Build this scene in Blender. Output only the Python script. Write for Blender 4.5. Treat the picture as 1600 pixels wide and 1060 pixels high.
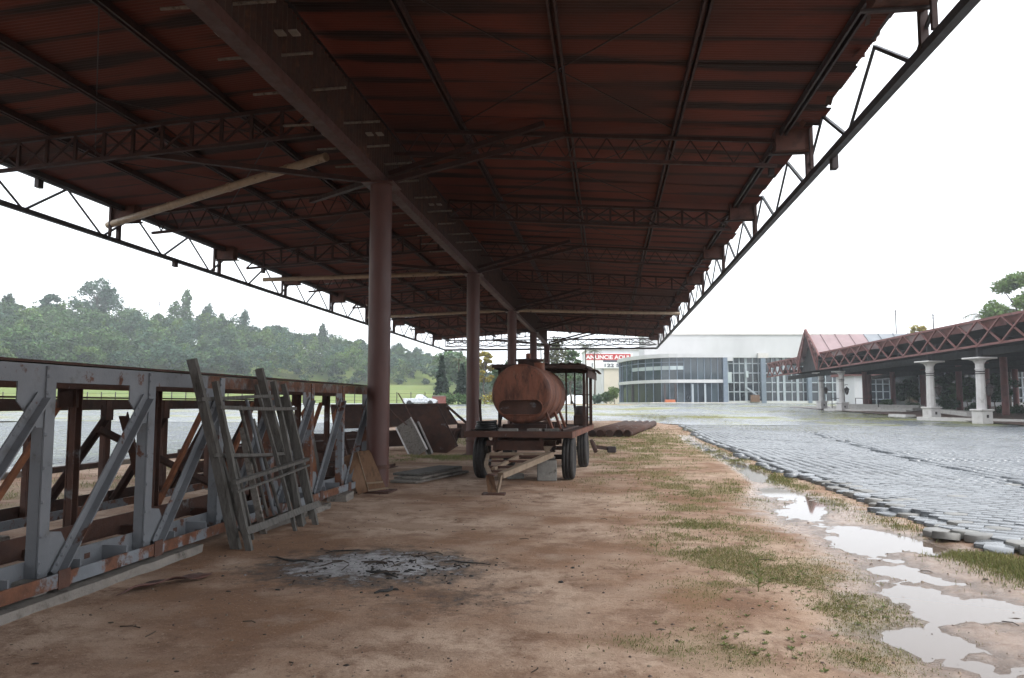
import bpy, math, random
import numpy as np
from mathutils import Vector, Matrix, noise as mnoise
R = math.radians
random.seed(7); np.random.seed(7)
for o in list(bpy.data.objects): bpy.data.objects.remove(o)
S = bpy.context.scene
C = S.collection
# ------------------------------------------------------------------ camera
EYE = 1.65; PITCH = 4.81; YAW = 7.006
cam = bpy.data.cameras.new('camera'); camo = bpy.data.objects.new('camera', cam); C.objects.link(camo)
camo.location = (0, 0, EYE); camo.rotation_euler = (R(90 + PITCH), 0, R(YAW))
cam.sensor_width = 36; cam.lens = 27.0; cam.clip_start = .05; cam.clip_end = 3000
S.camera = camo
# ------------------------------------------------------------------ sky, sun, exposure (bright overcast)
HAZE = .00075
SUN_EL, SUN_AZ = 52, 120
w = bpy.data.worlds.new('World'); S.world = w; w.use_nodes = True
nt = w.node_tree; nt.nodes.clear()
wo = nt.nodes.new('ShaderNodeOutputWorld'); bg = nt.nodes.new('ShaderNodeBackground')
sk = nt.nodes.new('ShaderNodeTexSky'); sk.sky_type = 'NISHITA'; sk.sun_disc = False
sk.sun_elevation = R(SUN_EL); sk.sun_rotation = R(SUN_AZ); sk.air_density = 1.0; sk.dust_density = 4.0; sk.ozone_density = 1.0
hs = nt.nodes.new('ShaderNodeHueSaturation'); hs.inputs['Saturation'].default_value = .16
mx = nt.nodes.new('ShaderNodeMix'); mx.data_type = 'RGBA'; mx.inputs[0].default_value = .72
mx.inputs[7].default_value = (8.6, 9.0, 9.5, 1)          # the even cloud layer that evens out the clear sky
nt.links.new(sk.outputs[0], hs.inputs['Color']); nt.links.new(hs.outputs[0], mx.inputs[6])
nt.links.new(mx.outputs[2], bg.inputs[0]); bg.inputs[1].default_value = .12
nt.links.new(bg.outputs[0], wo.inputs[0])
sl = bpy.data.lights.new('sun', 'SUN'); sl.energy = .8; sl.angle = R(25); sl.color = (1, .96, .9)
so = bpy.data.objects.new('sun', sl); C.objects.link(so)
_d = Vector((math.sin(R(SUN_AZ)) * math.cos(R(SUN_EL)), math.cos(R(SUN_AZ)) * math.cos(R(SUN_EL)), math.sin(R(SUN_EL))))
so.rotation_euler = _d.to_track_quat('Z', 'Y').to_euler(); so.location = (30, -30, 60)
S.view_settings.view_transform = 'Standard'; S.view_settings.look = 'None'
S.view_settings.exposure = 1.28; S.view_settings.gamma = 1; S.view_settings.use_curve_mapping = False
S.render.engine = 'CYCLES'
S.cycles.volume_bounces = 0; S.cycles.max_bounces = 5; S.cycles.diffuse_bounces = 3; S.cycles.glossy_bounces = 2; S.cycles.transparent_max_bounces = 8
# ------------------------------------------------------------------ survey helpers: a place in front of the camera at depth D
_p, _y = R(PITCH), R(YAW)
FW = Vector((-math.sin(_y) * math.cos(_p), math.cos(_y) * math.cos(_p), math.sin(_p)))
RT = Vector((math.cos(_y), math.sin(_y), 0)); UP = RT.cross(FW)
def ray(px, py): return FW + RT * ((px - 800) / 1200) + UP * ((530 - py) / 1200)
def at(px, py, D):
    r = ray(px, py); t = D / (r.y * math.cos(_y) - r.x * math.sin(_y)); return Vector((0, 0, EYE)) + r * t
def gnd(px, py, z=0):
    r = ray(px, py); return Vector((0, 0, EYE)) + r * ((z - EYE) / r.z)
def n3(x, y, z=0): return mnoise.noise(Vector((x, y, z)))
def sst(a, b, x):
    t = min(1, max(0, (x - a) / (b - a))); return t * t * (3 - 2 * t)
# ------------------------------------------------------------------ materials
MATS = {}
def mat(name, c1, c2=None, s=3., rough=.75, metal=0., patches=(), bump=None, stretch=(1, 1, 1), island=0., objr=0., spec=.4, r2=None, detail=6, coord='P', trans=0.):
    m = bpy.data.materials.new(name); m.use_nodes = True; t = m.node_tree; N = t.nodes; L = t.links
    b = N['Principled BSDF']
    if coord == 'P': src = N.new('ShaderNodeNewGeometry').outputs['Position']
    else: src = N.new('ShaderNodeTexCoord').outputs['Object']
    mp = N.new('ShaderNodeMapping'); mp.inputs['Scale'].default_value = stretch; L.new(src, mp.inputs[0])
    def nz(sc, det=detail, ro=.6):
        n = N.new('ShaderNodeTexNoise'); n.inputs['Scale'].default_value = sc; n.inputs['Detail'].default_value = det; n.inputs['Roughness'].default_value = ro
        L.new(mp.outputs[0], n.inputs['Vector']); return n.outputs[0]
    def rng(v, a, bb, c=0., d=1.):
        r = N.new('ShaderNodeMapRange'); r.inputs[1].default_value = a; r.inputs[2].default_value = bb; r.inputs[3].default_value = c; r.inputs[4].default_value = d
        L.new(v, r.inputs[0]); return r.outputs[0]
    def mixc(f, a, bb):
        x = N.new('ShaderNodeMix'); x.data_type = 'RGBA'
        L.new(f, x.inputs[0]) if not isinstance(f, float) else setattr(x.inputs[0], 'default_value', f)
        for v, i in ((a, 6), (bb, 7)):
            if isinstance(v, tuple): x.inputs[i].default_value = (*v, 1)
            else: L.new(v, x.inputs[i])
        return x.outputs[2]
    c2 = c2 or tuple(v * .7 for v in c1)
    col = mixc(rng(nz(s), .3, .7), c1, c2)
    rg = None
    for pc, ps, lo, hi in patches:
        f = rng(nz(ps, 8, .65), lo, hi); pc2 = tuple(v * .5 for v in pc)
        col = mixc(f, col, mixc(rng(nz(ps * 3), .35, .65), pc, pc2))
        rg = f
    if island or objr:
        g = N.new('ShaderNodeNewGeometry').outputs['Random Per Island'] if island else N.new('ShaderNodeObjectInfo').outputs['Random']
        k = island or objr
        h = N.new('ShaderNodeHueSaturation'); L.new(rng(g, 0, 1, 1 - k, 1 + k), h.inputs['Value']); L.new(col, h.inputs['Color'])
        if island: L.new(rng(g, 0, 1, .48, .52), h.inputs['Hue'])
        col = h.outputs[0]
    L.new(col, b.inputs['Base Color'])
    if rg is not None and r2: L.new(rng(rg, 0, 1, rough, r2), b.inputs['Roughness'])
    else: L.new(rng(nz(s * 2.3), .3, .7, max(.02, rough - .12), min(1, rough + .1)), b.inputs['Roughness'])
    b.inputs['Metallic'].default_value = metal; b.inputs['Specular IOR Level'].default_value = spec
    if bump:
        bp = N.new('ShaderNodeBump'); bp.inputs['Strength'].default_value = bump[1]; bp.inputs['Distance'].default_value = bump[2] if len(bump) > 2 else .02
        L.new(nz(bump[0], 8), bp.inputs['Height']); L.new(bp.outputs[0], b.inputs['Normal'])
    if trans:
        tr = N.new('ShaderNodeBsdfTranslucent'); L.new(col, tr.inputs[0]); ms = N.new('ShaderNodeMixShader'); ms.inputs[0].default_value = trans
        L.new(b.outputs[0], ms.inputs[1]); L.new(tr.outputs[0], ms.inputs[2]); L.new(ms.outputs[0], N['Material Output'].inputs[0])
    MATS[name] = m; return m
RUST = (.155, .062, .032)
mat('red_steel', (.042, .018, .016), (.027, .013, .012), 4, .7, patches=[((.06, .025, .018), 2.5, .5, .7)], bump=(30, .15))
mat('beam_steel', (.085, .040, .034), (.058, .028, .024), 3, .6, patches=[((.09, .035, .022), 1.5, .55, .75)], bump=(25, .12))
mat('column_paint', (.090, .036, .029), (.060, .025, .021), 2, .5, patches=[((.09, .035, .025), 1.8, .55, .72)], bump=(14, .12), stretch=(1, 1, .35))
mat('eave_steel', (.060, .062, .070), (.036, .038, .044), 3, .55, patches=[((.06, .035, .03), 3, .6, .72)])
mat('dark_steel', (.045, .033, .033), (.026, .02, .021), 3, .6, bump=(30, .1))
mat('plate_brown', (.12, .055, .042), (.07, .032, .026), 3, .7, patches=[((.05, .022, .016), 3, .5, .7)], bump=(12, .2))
mat('grey_paint', (.165, .173, .186), (.115, .122, .134), 2.2, .55, patches=[((.12, .115, .11), 5, .56, .72), ((.12, .05, .03), 3.4, .605, .65)], bump=(22, .2), r2=.85)
mat('grey_paint_worn', (.185, .20, .22), (.135, .147, .163), 2.2, .6, patches=[(RUST, 2.9, .47, .52), ((.10, .042, .026), 4, .58, .64)], bump=(22, .25), r2=.9)
mat('rust', (.25, .095, .04), (.12, .048, .026), 5, .85, patches=[((.07, .032, .022), 3, .5, .66)], bump=(35, .3))
mat('rust_brown', (.095, .045, .031), (.055, .030, .024), 4, .85, patches=[((.20, .20, .2), 2.5, .60, .66)], bump=(35, .3))
mat('rust_mix', (.15, .145, .145), (.10, .085, .078), 3, .8, patches=[((.13, .056, .032), 3.2, .40, .50), ((.06, .03, .022), 5, .55, .65)], bump=(30, .3))
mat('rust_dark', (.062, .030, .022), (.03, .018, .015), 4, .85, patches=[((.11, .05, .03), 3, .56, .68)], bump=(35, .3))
mat('tank_rust', (.205, .080, .046), (.135, .048, .029), 3.5, .75, patches=[((.065, .026, .017), 2.6, .47, .66), ((.22, .115, .075), 7, .60, .70), ((.05, .024, .018), 9, .60, .68)], bump=(22, .3), stretch=(1.6, 1.6, .55))
mat('wood_grey', (.125, .118, .108), (.062, .057, .052), 9, .85, patches=[((.05, .042, .035), 4, .56, .7)], stretch=(3, 3, .35), bump=(30, .5))
mat('wood_board', (.22, .20, .18), (.12, .105, .09), 8, .85, patches=[((.07, .06, .05), 4, .55, .7)], stretch=(2.5, .5, 3), bump=(25, .4))
mat('wood_brown', (.18, .10, .055), (.115, .062, .035), 6, .75, patches=[((.09, .05, .03), 3, .55, .7)], stretch=(2, 2, .6), bump=(25, .2))
mat('wood_pale', (.27, .205, .145), (.18, .13, .09), 7, .8, bump=(25, .3))
mat('pipe_pale', (.36, .285, .20), (.24, .18, .125), 6, .5, patches=[((.16, .10, .06), 5, .58, .7)])
mat('concrete', (.25, .225, .20), (.165, .15, .135), 4, .9, patches=[((.13, .11, .095), 5, .55, .7)], bump=(30, .5))
mat('concrete_pale', (.58, .56, .53), (.46, .44, .42), 3, .85, patches=[((.30, .28, .26), 3, .6, .75)], bump=(25, .2))
mat('rubber', (.022, .021, .022), (.04, .036, .033), 8, .8, bump=(40, .2))
mat('hub_metal', (.28, .22, .17), (.15, .10, .07), 9, .6, metal=.3)
mat('charcoal', (.02, .019, .019), (.05, .047, .045), 14, .95, bump=(60, .6))
mat('ash', (.34, .34, .355), (.15, .15, .155), 20, 1, island=.5)
mat('paver', (.195, .207, .222), (.14, .15, .163), .9, .27, patches=[((.075, .08, .08), .8, .55, .8)], bump=(45, .12, .01), objr=.18, spec=.6)
mat('paver_wet', (.20, .22, .24), (.14, .155, .17), 1.3, .13, patches=[((.12, .14, .07), .9, .56, .68)], spec=.8, r2=.6)
mat('paver_dry', (.27, .265, .25), (.19, .185, .175), 3, .5, patches=[((.10, .10, .09), 2, .55, .8)], bump=(45, .3, .01), objr=.2)
mat('joint_soil', (.075, .062, .048), (.04, .042, .022), 3, .9, patches=[((.07, .09, .025), 1.2, .5, .62)], bump=(20, .4))
mat('rubber_black', (.012, .012, .013), (.02, .02, .02), 5, .4)
mat('car_silver', (.55, .57, .60), (.53, .55, .58), 1, .28, metal=.5)
mat('glass_dark', (.03, .045, .055), (.02, .03, .04), .6, .08, spec=.8)
mat('pane_glass', (.045, .066, .078), (.020, .030, .038), .35, .06, spec=.7, objr=.5)
mat('pane_dark', (.016, .024, .032), (.009, .014, .02), .5, .07, spec=.6, objr=.5)
mat('pane_pale', (.42, .47, .47), (.30, .36, .38), .5, .2, spec=.6, objr=.15)
mat('frame_blue', (.16, .20, .25), (.12, .15, .19), 2, .5)
mat('frame_pale', (.34, .38, .41), (.26, .30, .33), 2, .5)
mat('wall_white', (.52, .525, .53), (.44, .445, .45), .35, .85, patches=[((.44, .43, .41), .22, .62, .82)], stretch=(1, 1, .5))
mat('wall_pale', (.62, .63, .65), (.56, .57, .59), .5, .8)
mat('wall_cream', (.66, .59, .51), (.58, .52, .45), .4, .85)
mat('sign_red', (.52, .035, .04), (.45, .03, .035), 2, .5)
mat('sign_white', (.85, .85, .85), (.8, .8, .8), 2, .5)
mat('sign_navy', (.05, .06, .10), (.04, .05, .08), 2, .5)
mat('pavilion_brown', (.17, .062, .055), (.12, .045, .04), 2, .6, patches=[((.08, .03, .028), 1, .55, .75)])
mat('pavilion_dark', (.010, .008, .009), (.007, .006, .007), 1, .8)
mat('roof_mauve', (.30, .215, .22), (.24, .17, .175), 1, .6)
mat('roof_slate', (.25, .265, .285), (.20, .215, .235), 1, .6)
mat('column_white', (.55, .53, .52), (.45, .43, .42), 2, .8, patches=[((.27, .25, .24), 2, .57, .75)], bump=(18, .2))
mat('paving_red', (.20, .13, .105), (.13, .085, .07), 1, .45)
mat('bark', (.10, .08, .06), (.05, .04, .032), 6, .9, stretch=(3, 3, .6), bump=(20, .5))
mat('brick_red', (.22, .075, .06), (.16, .055, .045), 4, .85)
mat('leaf_green', (.085, .150, .045), (.050, .095, .030), .6, .6, island=.45, trans=.25)
mat('leaf_dark', (.048, .090, .038), (.030, .060, .026), .6, .6, island=.45, trans=.2)
mat('leaf_blue', (.065, .125, .070), (.040, .085, .050), .6, .6, island=.45, trans=.25)
mat('leaf_bright', (.13, .20, .048), (.085, .14, .036), .6, .6, island=.4, trans=.3)
mat('leaf_yellow', (.34, .25, .03), (.22, .19, .03), .8, .6, island=.4, trans=.3)
mat('leaf_pine', (.020, .040, .022), (.012, .026, .016), .8, .7, island=.45, trans=.1)
mat('leaf_palm', (.055, .085, .03), (.10, .085, .04), 1, .5, island=.35, trans=.2)
mat('grass_green', (.115, .15, .042), (.165, .17, .06), 1.2, .7, island=.35, trans=.3)
mat('grass_dry', (.25, .21, .09), (.17, .165, .06), 1.2, .75, island=.35, trans=.3)
mat('stone', (.20, .15, .12), (.12, .085, .065), 8, .9, island=.45)
mat('twig', (.075, .055, .042), (.04, .03, .024), 8, .9, island=.4)
mat('orange_plastic', (.45, .13, .05), (.38, .10, .04), 2, .5)
mat('block_grey', (.24, .23, .21), (.15, .145, .135), 6, .9, patches=[((.10, .09, .08), 7, .55, .7)], bump=(30, .5))
# ------------------------------------------------------------------ object helpers
WM = {}
def link(name, data, W=None, parent=None):
    o = bpy.data.objects.new(name, data); C.objects.link(o); W = W or Matrix.Identity(4)
    if parent is not None:
        o.parent = parent; o.matrix_parent_inverse = WM[parent.name].inverted()
    o.matrix_basis = W; WM[o.name] = W; return o
def tag(o, label=None, cat=None, group=None, kind=None):
    for k, v in (('label', label), ('category', cat), ('group', group), ('kind', kind)):
        if v: o[k] = v
    return o
def thing(name, label, cat, loc=(0, 0, 0), rz=0, group=None):
    o = link(name, None, Matrix.Translation(Vector(loc)) @ Matrix.Rotation(rz, 4, 'Z')); o.empty_display_size = .2
    return tag(o, label, cat, group)
def np_mesh(name, V, FL, mats, smooth=False, midx=None):
    me = bpy.data.meshes.new(name); V = np.asarray(V, np.float32); me.vertices.add(len(V)); me.vertices.foreach_set('co', V.ravel())
    FL = [np.asarray(f, np.int32) for f in FL if len(f)]
    loops = np.concatenate([f.ravel() for f in FL]); tot = np.concatenate([np.full(len(f), f.shape[1], np.int32) for f in FL])
    st = np.concatenate([[0], np.cumsum(tot)[:-1]]).astype(np.int32)
    me.loops.add(len(loops)); me.loops.foreach_set('vertex_index', loops); me.polygons.add(len(tot)); me.polygons.foreach_set('loop_start', st)
    if midx is not None: me.polygons.foreach_set('material_index', np.asarray(midx, np.int32))
    if smooth: me.polygons.foreach_set('use_smooth', np.ones(len(tot), bool))
    for m in (mats if isinstance(mats, (list, tuple)) else [mats]): me.materials.append(MATS[m])
    me.update(calc_edges=True); me.validate(); return me
def frame(p0, p1, up=(0, 0, 1)):
    p0, p1 = Vector(p0), Vector(p1); d = p1 - p0; L = d.length; z = d / L; u = Vector(up)
    if abs(z.dot(u)) > .999: u = Vector((0, 1, 0))
    x = u.cross(z).normalized(); y = z.cross(x)
    M = Matrix((x, y, z)).transposed().to_4x4(); M.translation = p0; return M, L
class MB:
    def __init__(s): s.v = []; s.f = []; s.sm = set()
    def add(s, vs, fs, smooth=False):
        n = len(s.v); s.v += [tuple(v) for v in vs]
        for f in fs:
            if smooth: s.sm.add(len(s.f))
            s.f.append(tuple(i + n for i in f))
        return s
    def box(s, c, d, M=None, bev=0.):
        x, y, z = (v / 2 for v in d); cx, cy, cz = c
        if bev:
            b = min(bev, x * .9, y * .9, z * .9); vs = []; 
            for k in (-1, 1):
                for (ex, ey, ez) in (((x - b), (y - b), z), (x, y - b, z - b), (x - b, y, z - b)): 
                    pass
            P = {}
            for sx in (-1, 1):
                for sy in (-1, 1):
                    for sz in (-1, 1):
                        for a in range(3):
                            q = [sx * (x - b), sy * (y - b), sz * (z - b)]; q[a] = (sx * x, sy * y, sz * z)[a]
                            P[(sx, sy, sz, a)] = len(vs); vs.append((q[0] + cx, q[1] + cy, q[2] + cz))
            fs = []
            for a in range(3):
                i, j = [(1, 2), (2, 0), (0, 1)][a]
                for sg in (-1, 1):
                    q = []
                    for (u, v) in ((-1, -1), (1, -1), (1, 1), (-1, 1)):
                        k = [0, 0, 0]; k[a] = sg; k[i] = u; k[j] = v; q.append(P[(*k, a)])
                    fs.append(q if sg > 0 else q[::-1])
            for a in range(3):            # edge chamfers along axis a
                i, j = [(1, 2), (2, 0), (0, 1)][a]
                for u in (-1, 1):
                    for v in (-1, 1):
                        k0 = [0, 0, 0]; k0[a] = -1; k0[i] = u; k0[j] = v; k1 = list(k0); k1[a] = 1
                        q = [P[(*k0, i)], P[(*k1, i)], P[(*k1, j)], P[(*k0, j)]]
                        fs.append(q if u * v < 0 else q[::-1])
            for sx in (-1, 1):
                for sy in (-1, 1):
                    for sz in (-1, 1):
                        q = [P[(sx, sy, sz, a)] for a in range(3)]; fs.append(q if sx * sy * sz > 0 else q[::-1])
        else:
            vs = [(cx + a * x, cy + b * y, cz + c_ * z) for c_ in (-1, 1) for b in (-1, 1) for a in (-1, 1)]
            fs = [(0, 2, 3, 1), (4, 5, 7, 6), (0, 1, 5, 4), (2, 6, 7, 3), (0, 4, 6, 2), (1, 3, 7, 5)]
        if M is not None: vs = [M @ Vector(v) for v in vs]
        return s.add(vs, fs)
    def bar(s, p0, p1, w, h, up=(0, 0, 1), bev=0.):
        M, L = frame(p0, p1, up); return s.box((0, 0, L / 2), (w, h, L), M, bev)
    def prism(s, prof, p0, p1, up=(0, 0, 1)):
        M, L = frame(p0, p1, up); n = len(prof)
        vs = [M @ Vector((x, y, 0)) for x, y in prof] + [M @ Vector((x, y, L)) for x, y in prof]
        fs = [(i, (i + 1) % n, (i + 1) % n + n, i + n) for i in range(n)] + [tuple(range(n))[::-1], tuple(range(n, 2 * n))]
        return s.add(vs, fs)
    def tube(s, pts, r, n=8, caps=True, open_in=None):
        pts = [Vector(p) for p in pts]; rs = r if isinstance(r, (list, tuple)) else [r] * len(pts); vs = []; k0 = None
        for i, p in enumerate(pts):
            d = (pts[min(i + 1, len(pts) - 1)] - pts[max(i - 1, 0)]).normalized()
            u = Vector((0, 0, 1)) if abs(d.z) < .95 else Vector((0, 1, 0))
            x = u.cross(d).normalized(); y = d.cross(x)
            vs += [p + (x * math.cos(2 * math.pi * k / n) + y * math.sin(2 * math.pi * k / n)) * rs[i] for k in range(n)]
        m = len(pts)
        fs = [(i * n + k, i * n + (k + 1) % n, (i + 1) * n + (k + 1) % n, (i + 1) * n + k) for i in range(m - 1) for k in range(n)]
        s.add(vs, fs, True)
        if caps: s.add(vs[:n], [tuple(range(n))[::-1]]); s.add(vs[-n:], [tuple(range(n))])
        return s
    def lathe(s, prof, M=None, n=20, smooth=True):
        vs = []; M = M or Matrix.Identity(4)
        for r, z in prof: vs += [M @ Vector((r * math.cos(2 * math.pi * k / n), r * math.sin(2 * math.pi * k / n), z)) for k in range(n)]
        fs = [(i * n + k, i * n + (k + 1) % n, (i + 1) * n + (k + 1) % n, (i + 1) * n + k) for i in range(len(prof) - 1) for k in range(n)]
        s.add(vs, fs, smooth)
        if prof[0][0] > 1e-4: s.add(vs[:n], [tuple(range(n))[::-1]])
        if prof[-1][0] > 1e-4: s.add(vs[-n:], [tuple(range(n))])
        return s
    def sheet(s, P, nu, nv, th=0.):     # P[u][v] points
        vs = [P[i][j] for i in range(nu) for j in range(nv)]
        fs = [(i * nv + j, (i + 1) * nv + j, (i + 1) * nv + j + 1, i * nv + j + 1) for i in range(nu - 1) for j in range(nv - 1)]
        return s.add(vs, fs, True)
    def mesh(s, name, m, smooth_angle=True):
        me = bpy.data.meshes.new(name); me.from_pydata(s.v, [], s.f); me.materials.append(MATS[m])
        for i in s.sm: me.polygons[i].use_smooth = True
        me.update(); return me
    def build(s, name, m, parent=None, label=None, W=None):
        o = link(name, s.mesh(name, m), W, parent)
        if label: o['label'] = label
        return o
_unit = {}
def ubar(name, p0, p1, w, h, m, parent, up=(0, 0, 1), rnd=False):      # a bar that shares one mesh with its likes
    k = (m, rnd)
    if k not in _unit:
        _unit[k] = (MB().tube([(0, 0, 0), (0, 0, 1)], .5, 10) if rnd else MB().box((0, 0, .5), (1, 1, 1))).mesh('bar', m)
    M, L = frame(p0, p1, up)
    return link(name, _unit[k], M @ Matrix.Diagonal((w, h, L, 1)), parent)
def text_mesh(body, size, m, ext=.01, align='LEFT', bold=0.):
    cu = bpy.data.curves.new('lettering', 'FONT'); cu.body = body; cu.size = size; cu.extrude = ext; cu.align_x = align; cu.offset = bold
    o = bpy.data.objects.new('t', cu); C.objects.link(o); dg = bpy.context.evaluated_depsgraph_get(); dg.update()
    me = bpy.data.meshes.new_from_object(o.evaluated_get(dg)); bpy.data.objects.remove(o); me.materials.clear(); me.materials.append(MATS[m]); return me
# ------------------------------------------------------------------ terrain
def camD(x, y): return y * math.cos(_y) - x * math.sin(_y), x * math.cos(_y) + y * math.sin(_y)
def terrain(x, y):
    D, u = camD(x, y)
    if D < 5: return 0.
    z = 1.6 * min(1, max(0, (D - 34) / 78)) ** 1.15
    a = u / D; wl = sst(-.02, -.10, a) if a > -.12 else 1.
    De = 175 + (a + .667) * 150
    if wl > 0 and D > 108:
        z += wl * 6.0 * sst(108, De, D) if D < De else wl * 6.0
        if D > De: z += wl * min((D - De) * .35, max(4, 17 - (a + .667) * 14)) * (1 if D < De + 130 else max(.55, 1 - (D - De - 130) / 400))
    return z
CH = [(4.2, 45), (3.66, 34.6), (3.65, 27), (3.6, 22.5), (3.45, 18.5), (3.2, 15.2), (3.15, 13.2), (3.05, 11.4), (3.28, 10.0), (3.2, 8.8), (3.0, 7.6), (2.75, 6.2), (2.6, 4.6), (2.5, 2.)]
def chan(x, y):
    for (x0, y0), (x1, y1) in zip(CH, CH[1:]):
        if y1 <= y <= y0:
            t = (y - y1) / (y0 - y1); return x - (x1 + (x0 - x1) * t)
    return 9.
def smooth_w(y): return .26 + .40 * sst(17, 13, y) + .1 * sst(9, 6, y)
WATER_Z = -.0455
def ground_z(x, y):
    z = terrain(x, y)
    if -13.2 < x < 4.6 and 1 < y < 46:
        z += .018 * n3(x * .7, y * .7) + .010 * n3(x * 2.1, y * 2.1, 3) + .004 * n3(x * 6, y * 6, 5)
        c = chan(x, y); ww = smooth_w(y)
        z -= .050 * math.exp(-(c / ww) ** 2) * (1 + 1.3 * n3(x * 1.0, y * .75, 9) + .5 * n3(x * 2.8, y * 2.1, 4)) + .010 * math.exp(-((c - .3) / 1.1) ** 2)
        z += .020 * math.exp(-(c / 1.2) ** 2) * (n3(x * 7, y * 5, 7) * .7 + n3(x * 17, y * 13, 2) * .6)
        d = math.hypot((x + 2.35) / 1.1, (y - 7.7) / 1.0)
        z += .025 * max(0, 1 - d) * (1 + n3(x * 9, y * 9))
    else: z -= .06 * sst(0, .6, min(abs(x + 13.2), abs(x - 4.6)))
    if x > 6 or x < -14.5: z -= .03
    return z
def axis(a, b, st, lo, hi, g=1.16):
    v = list(np.arange(a, b, st)); s_, x = st, a
    L = []
    while x > lo: s_ *= g; x -= s_; L.append(x)
    H_ = []; s_, x = st, v[-1]
    while x < hi: s_ *= g; x += s_; H_.append(x)
    return np.array(L[::-1] + v + H_)
xs = axis(-5.2, 4.8, .07, -430, 330, 1.07); ys = axis(4.4, 15.5, .07, -120, 620, 1.045)
V = np.empty((len(ys), len(xs), 3), np.float32); A = np.zeros((len(ys), len(xs), 3), np.float32); MS = np.zeros((len(ys), len(xs)), np.float32); DP = np.zeros((len(ys), len(xs)), np.float32)
GP = [(1.45, 14.5, .9, 3.6, 9000, .02, .08, .02, .55), (1.25, 10.4, .85, 2.0, 14000, .02, .065, 0, .5), (1.45, 8.1, .95, 1.5, 20000, .010, .042, -.05, .55), (1.75, 6.9, .8, 1.2, 18000, .010, .038, -.05, .6), (1.3, 5.4, .8, .6, 11000, .010, .035, .05, .5),
          (.25, 5.45, .35, .3, 700, .02, .05, .1, .1), (.5, 20, 1.6, 6, 5200, .03, .10, .08, .5), (1.5, 27, 2.0, 7, 8000, .04, .12, 0, .45), (2.2, 36, 2.2, 9, 9000, .05, .15, -.1, .45), (2.55, 15.5, .5, 2.2, 3400, .02, .10, .0, .55),
          (3.75, 16.5, .35, 5, 6000, .03, .11, -.05, .5), (3.95, 11.2, .25, .8, 1500, .03, .10, -.05, .5), (4.0, 9.0, .45, .8, 5000, .03, .11, -.25, .5), (4.2, 8.1, .5, .8, 7000, .03, .11, -.4, .4), (4.45, 7.2, .5, .8, 4000, .03, .12, -.4, .35), (3.7, 24, .5, 8, 6000, .04, .14, -.1, .5),
          (-4.9, 23.4, 1.7, 1.3, 4200, .04, .12, -.1, .15), (-6.5, 22.5, 2, 1.5, 2600, .04, .12, 0, .2), (-7.5, 33, 4, 5, 6000, .06, .18, -.1, .25), (-3, 42, 5, 6, 6000, .06, .2, -.1, .35), (-11, 20, 1.5, 9, 5000, .04, .15, 0, .3), (-10.5, 12, 1.6, 5, 3000, .04, .14, .05, .35), (-.3, 31, 1.6, 5, 3000, .05, .14, .05, .4)]
def moss(x, y):
    s_ = 0.
    for g in GP:
        d = ((x - g[0]) / g[2]) ** 2 + ((y - g[1]) / g[3]) ** 2
        if d < 4: s_ += math.exp(-d * 1.1) * sst(g[7] - .3, g[7] + .25, n3(x * 1.2, y * 1.2, 11) + .35 * n3(x * 4, y * 4, 12))
    return min(1, s_)
for j, y in enumerate(ys):
    for i, x in enumerate(xs):
        V[j, i] = (x, y, ground_z(x, y))
        if -6 < x < 5 and 3 < y < 40:
            d = math.hypot((x + 2.4) / 1.05, (y - 7.75) / .85); d2 = math.hypot((x + 1.35) / .9, (y - 6.6) / .7)
            A[j, i, 0] = max(0, 1 - d * .58); A[j, i, 1] = math.exp(-(chan(x, y) / (smooth_w(y) * 1.7)) ** 2)
            A[j, i, 0] = max(A[j, i, 0], .42 * max(0, 1 - d2 * .6))
        if -1 < x < 5 and 3 < y < 40: DP[j, i] = sst(.022, .002, V[j, i, 2] - WATER_Z)
        if -14 < x < 6 and 3 < y < 60: MS[j, i] = moss(x, y)
        D, u = camD(x, y)
        if D > 30:
            lw = sst(98, 104, D) if u / D < .02 else sst(120, 126, D)
            A[j, i, 2] = lw
nx, ny = len(xs), len(ys); I = np.arange(nx * ny).reshape(ny, nx)
Q = np.stack([I[:-1, :-1], I[:-1, 1:], I[1:, 1:], I[1:, :-1]], -1).reshape(-1, 4)
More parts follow.
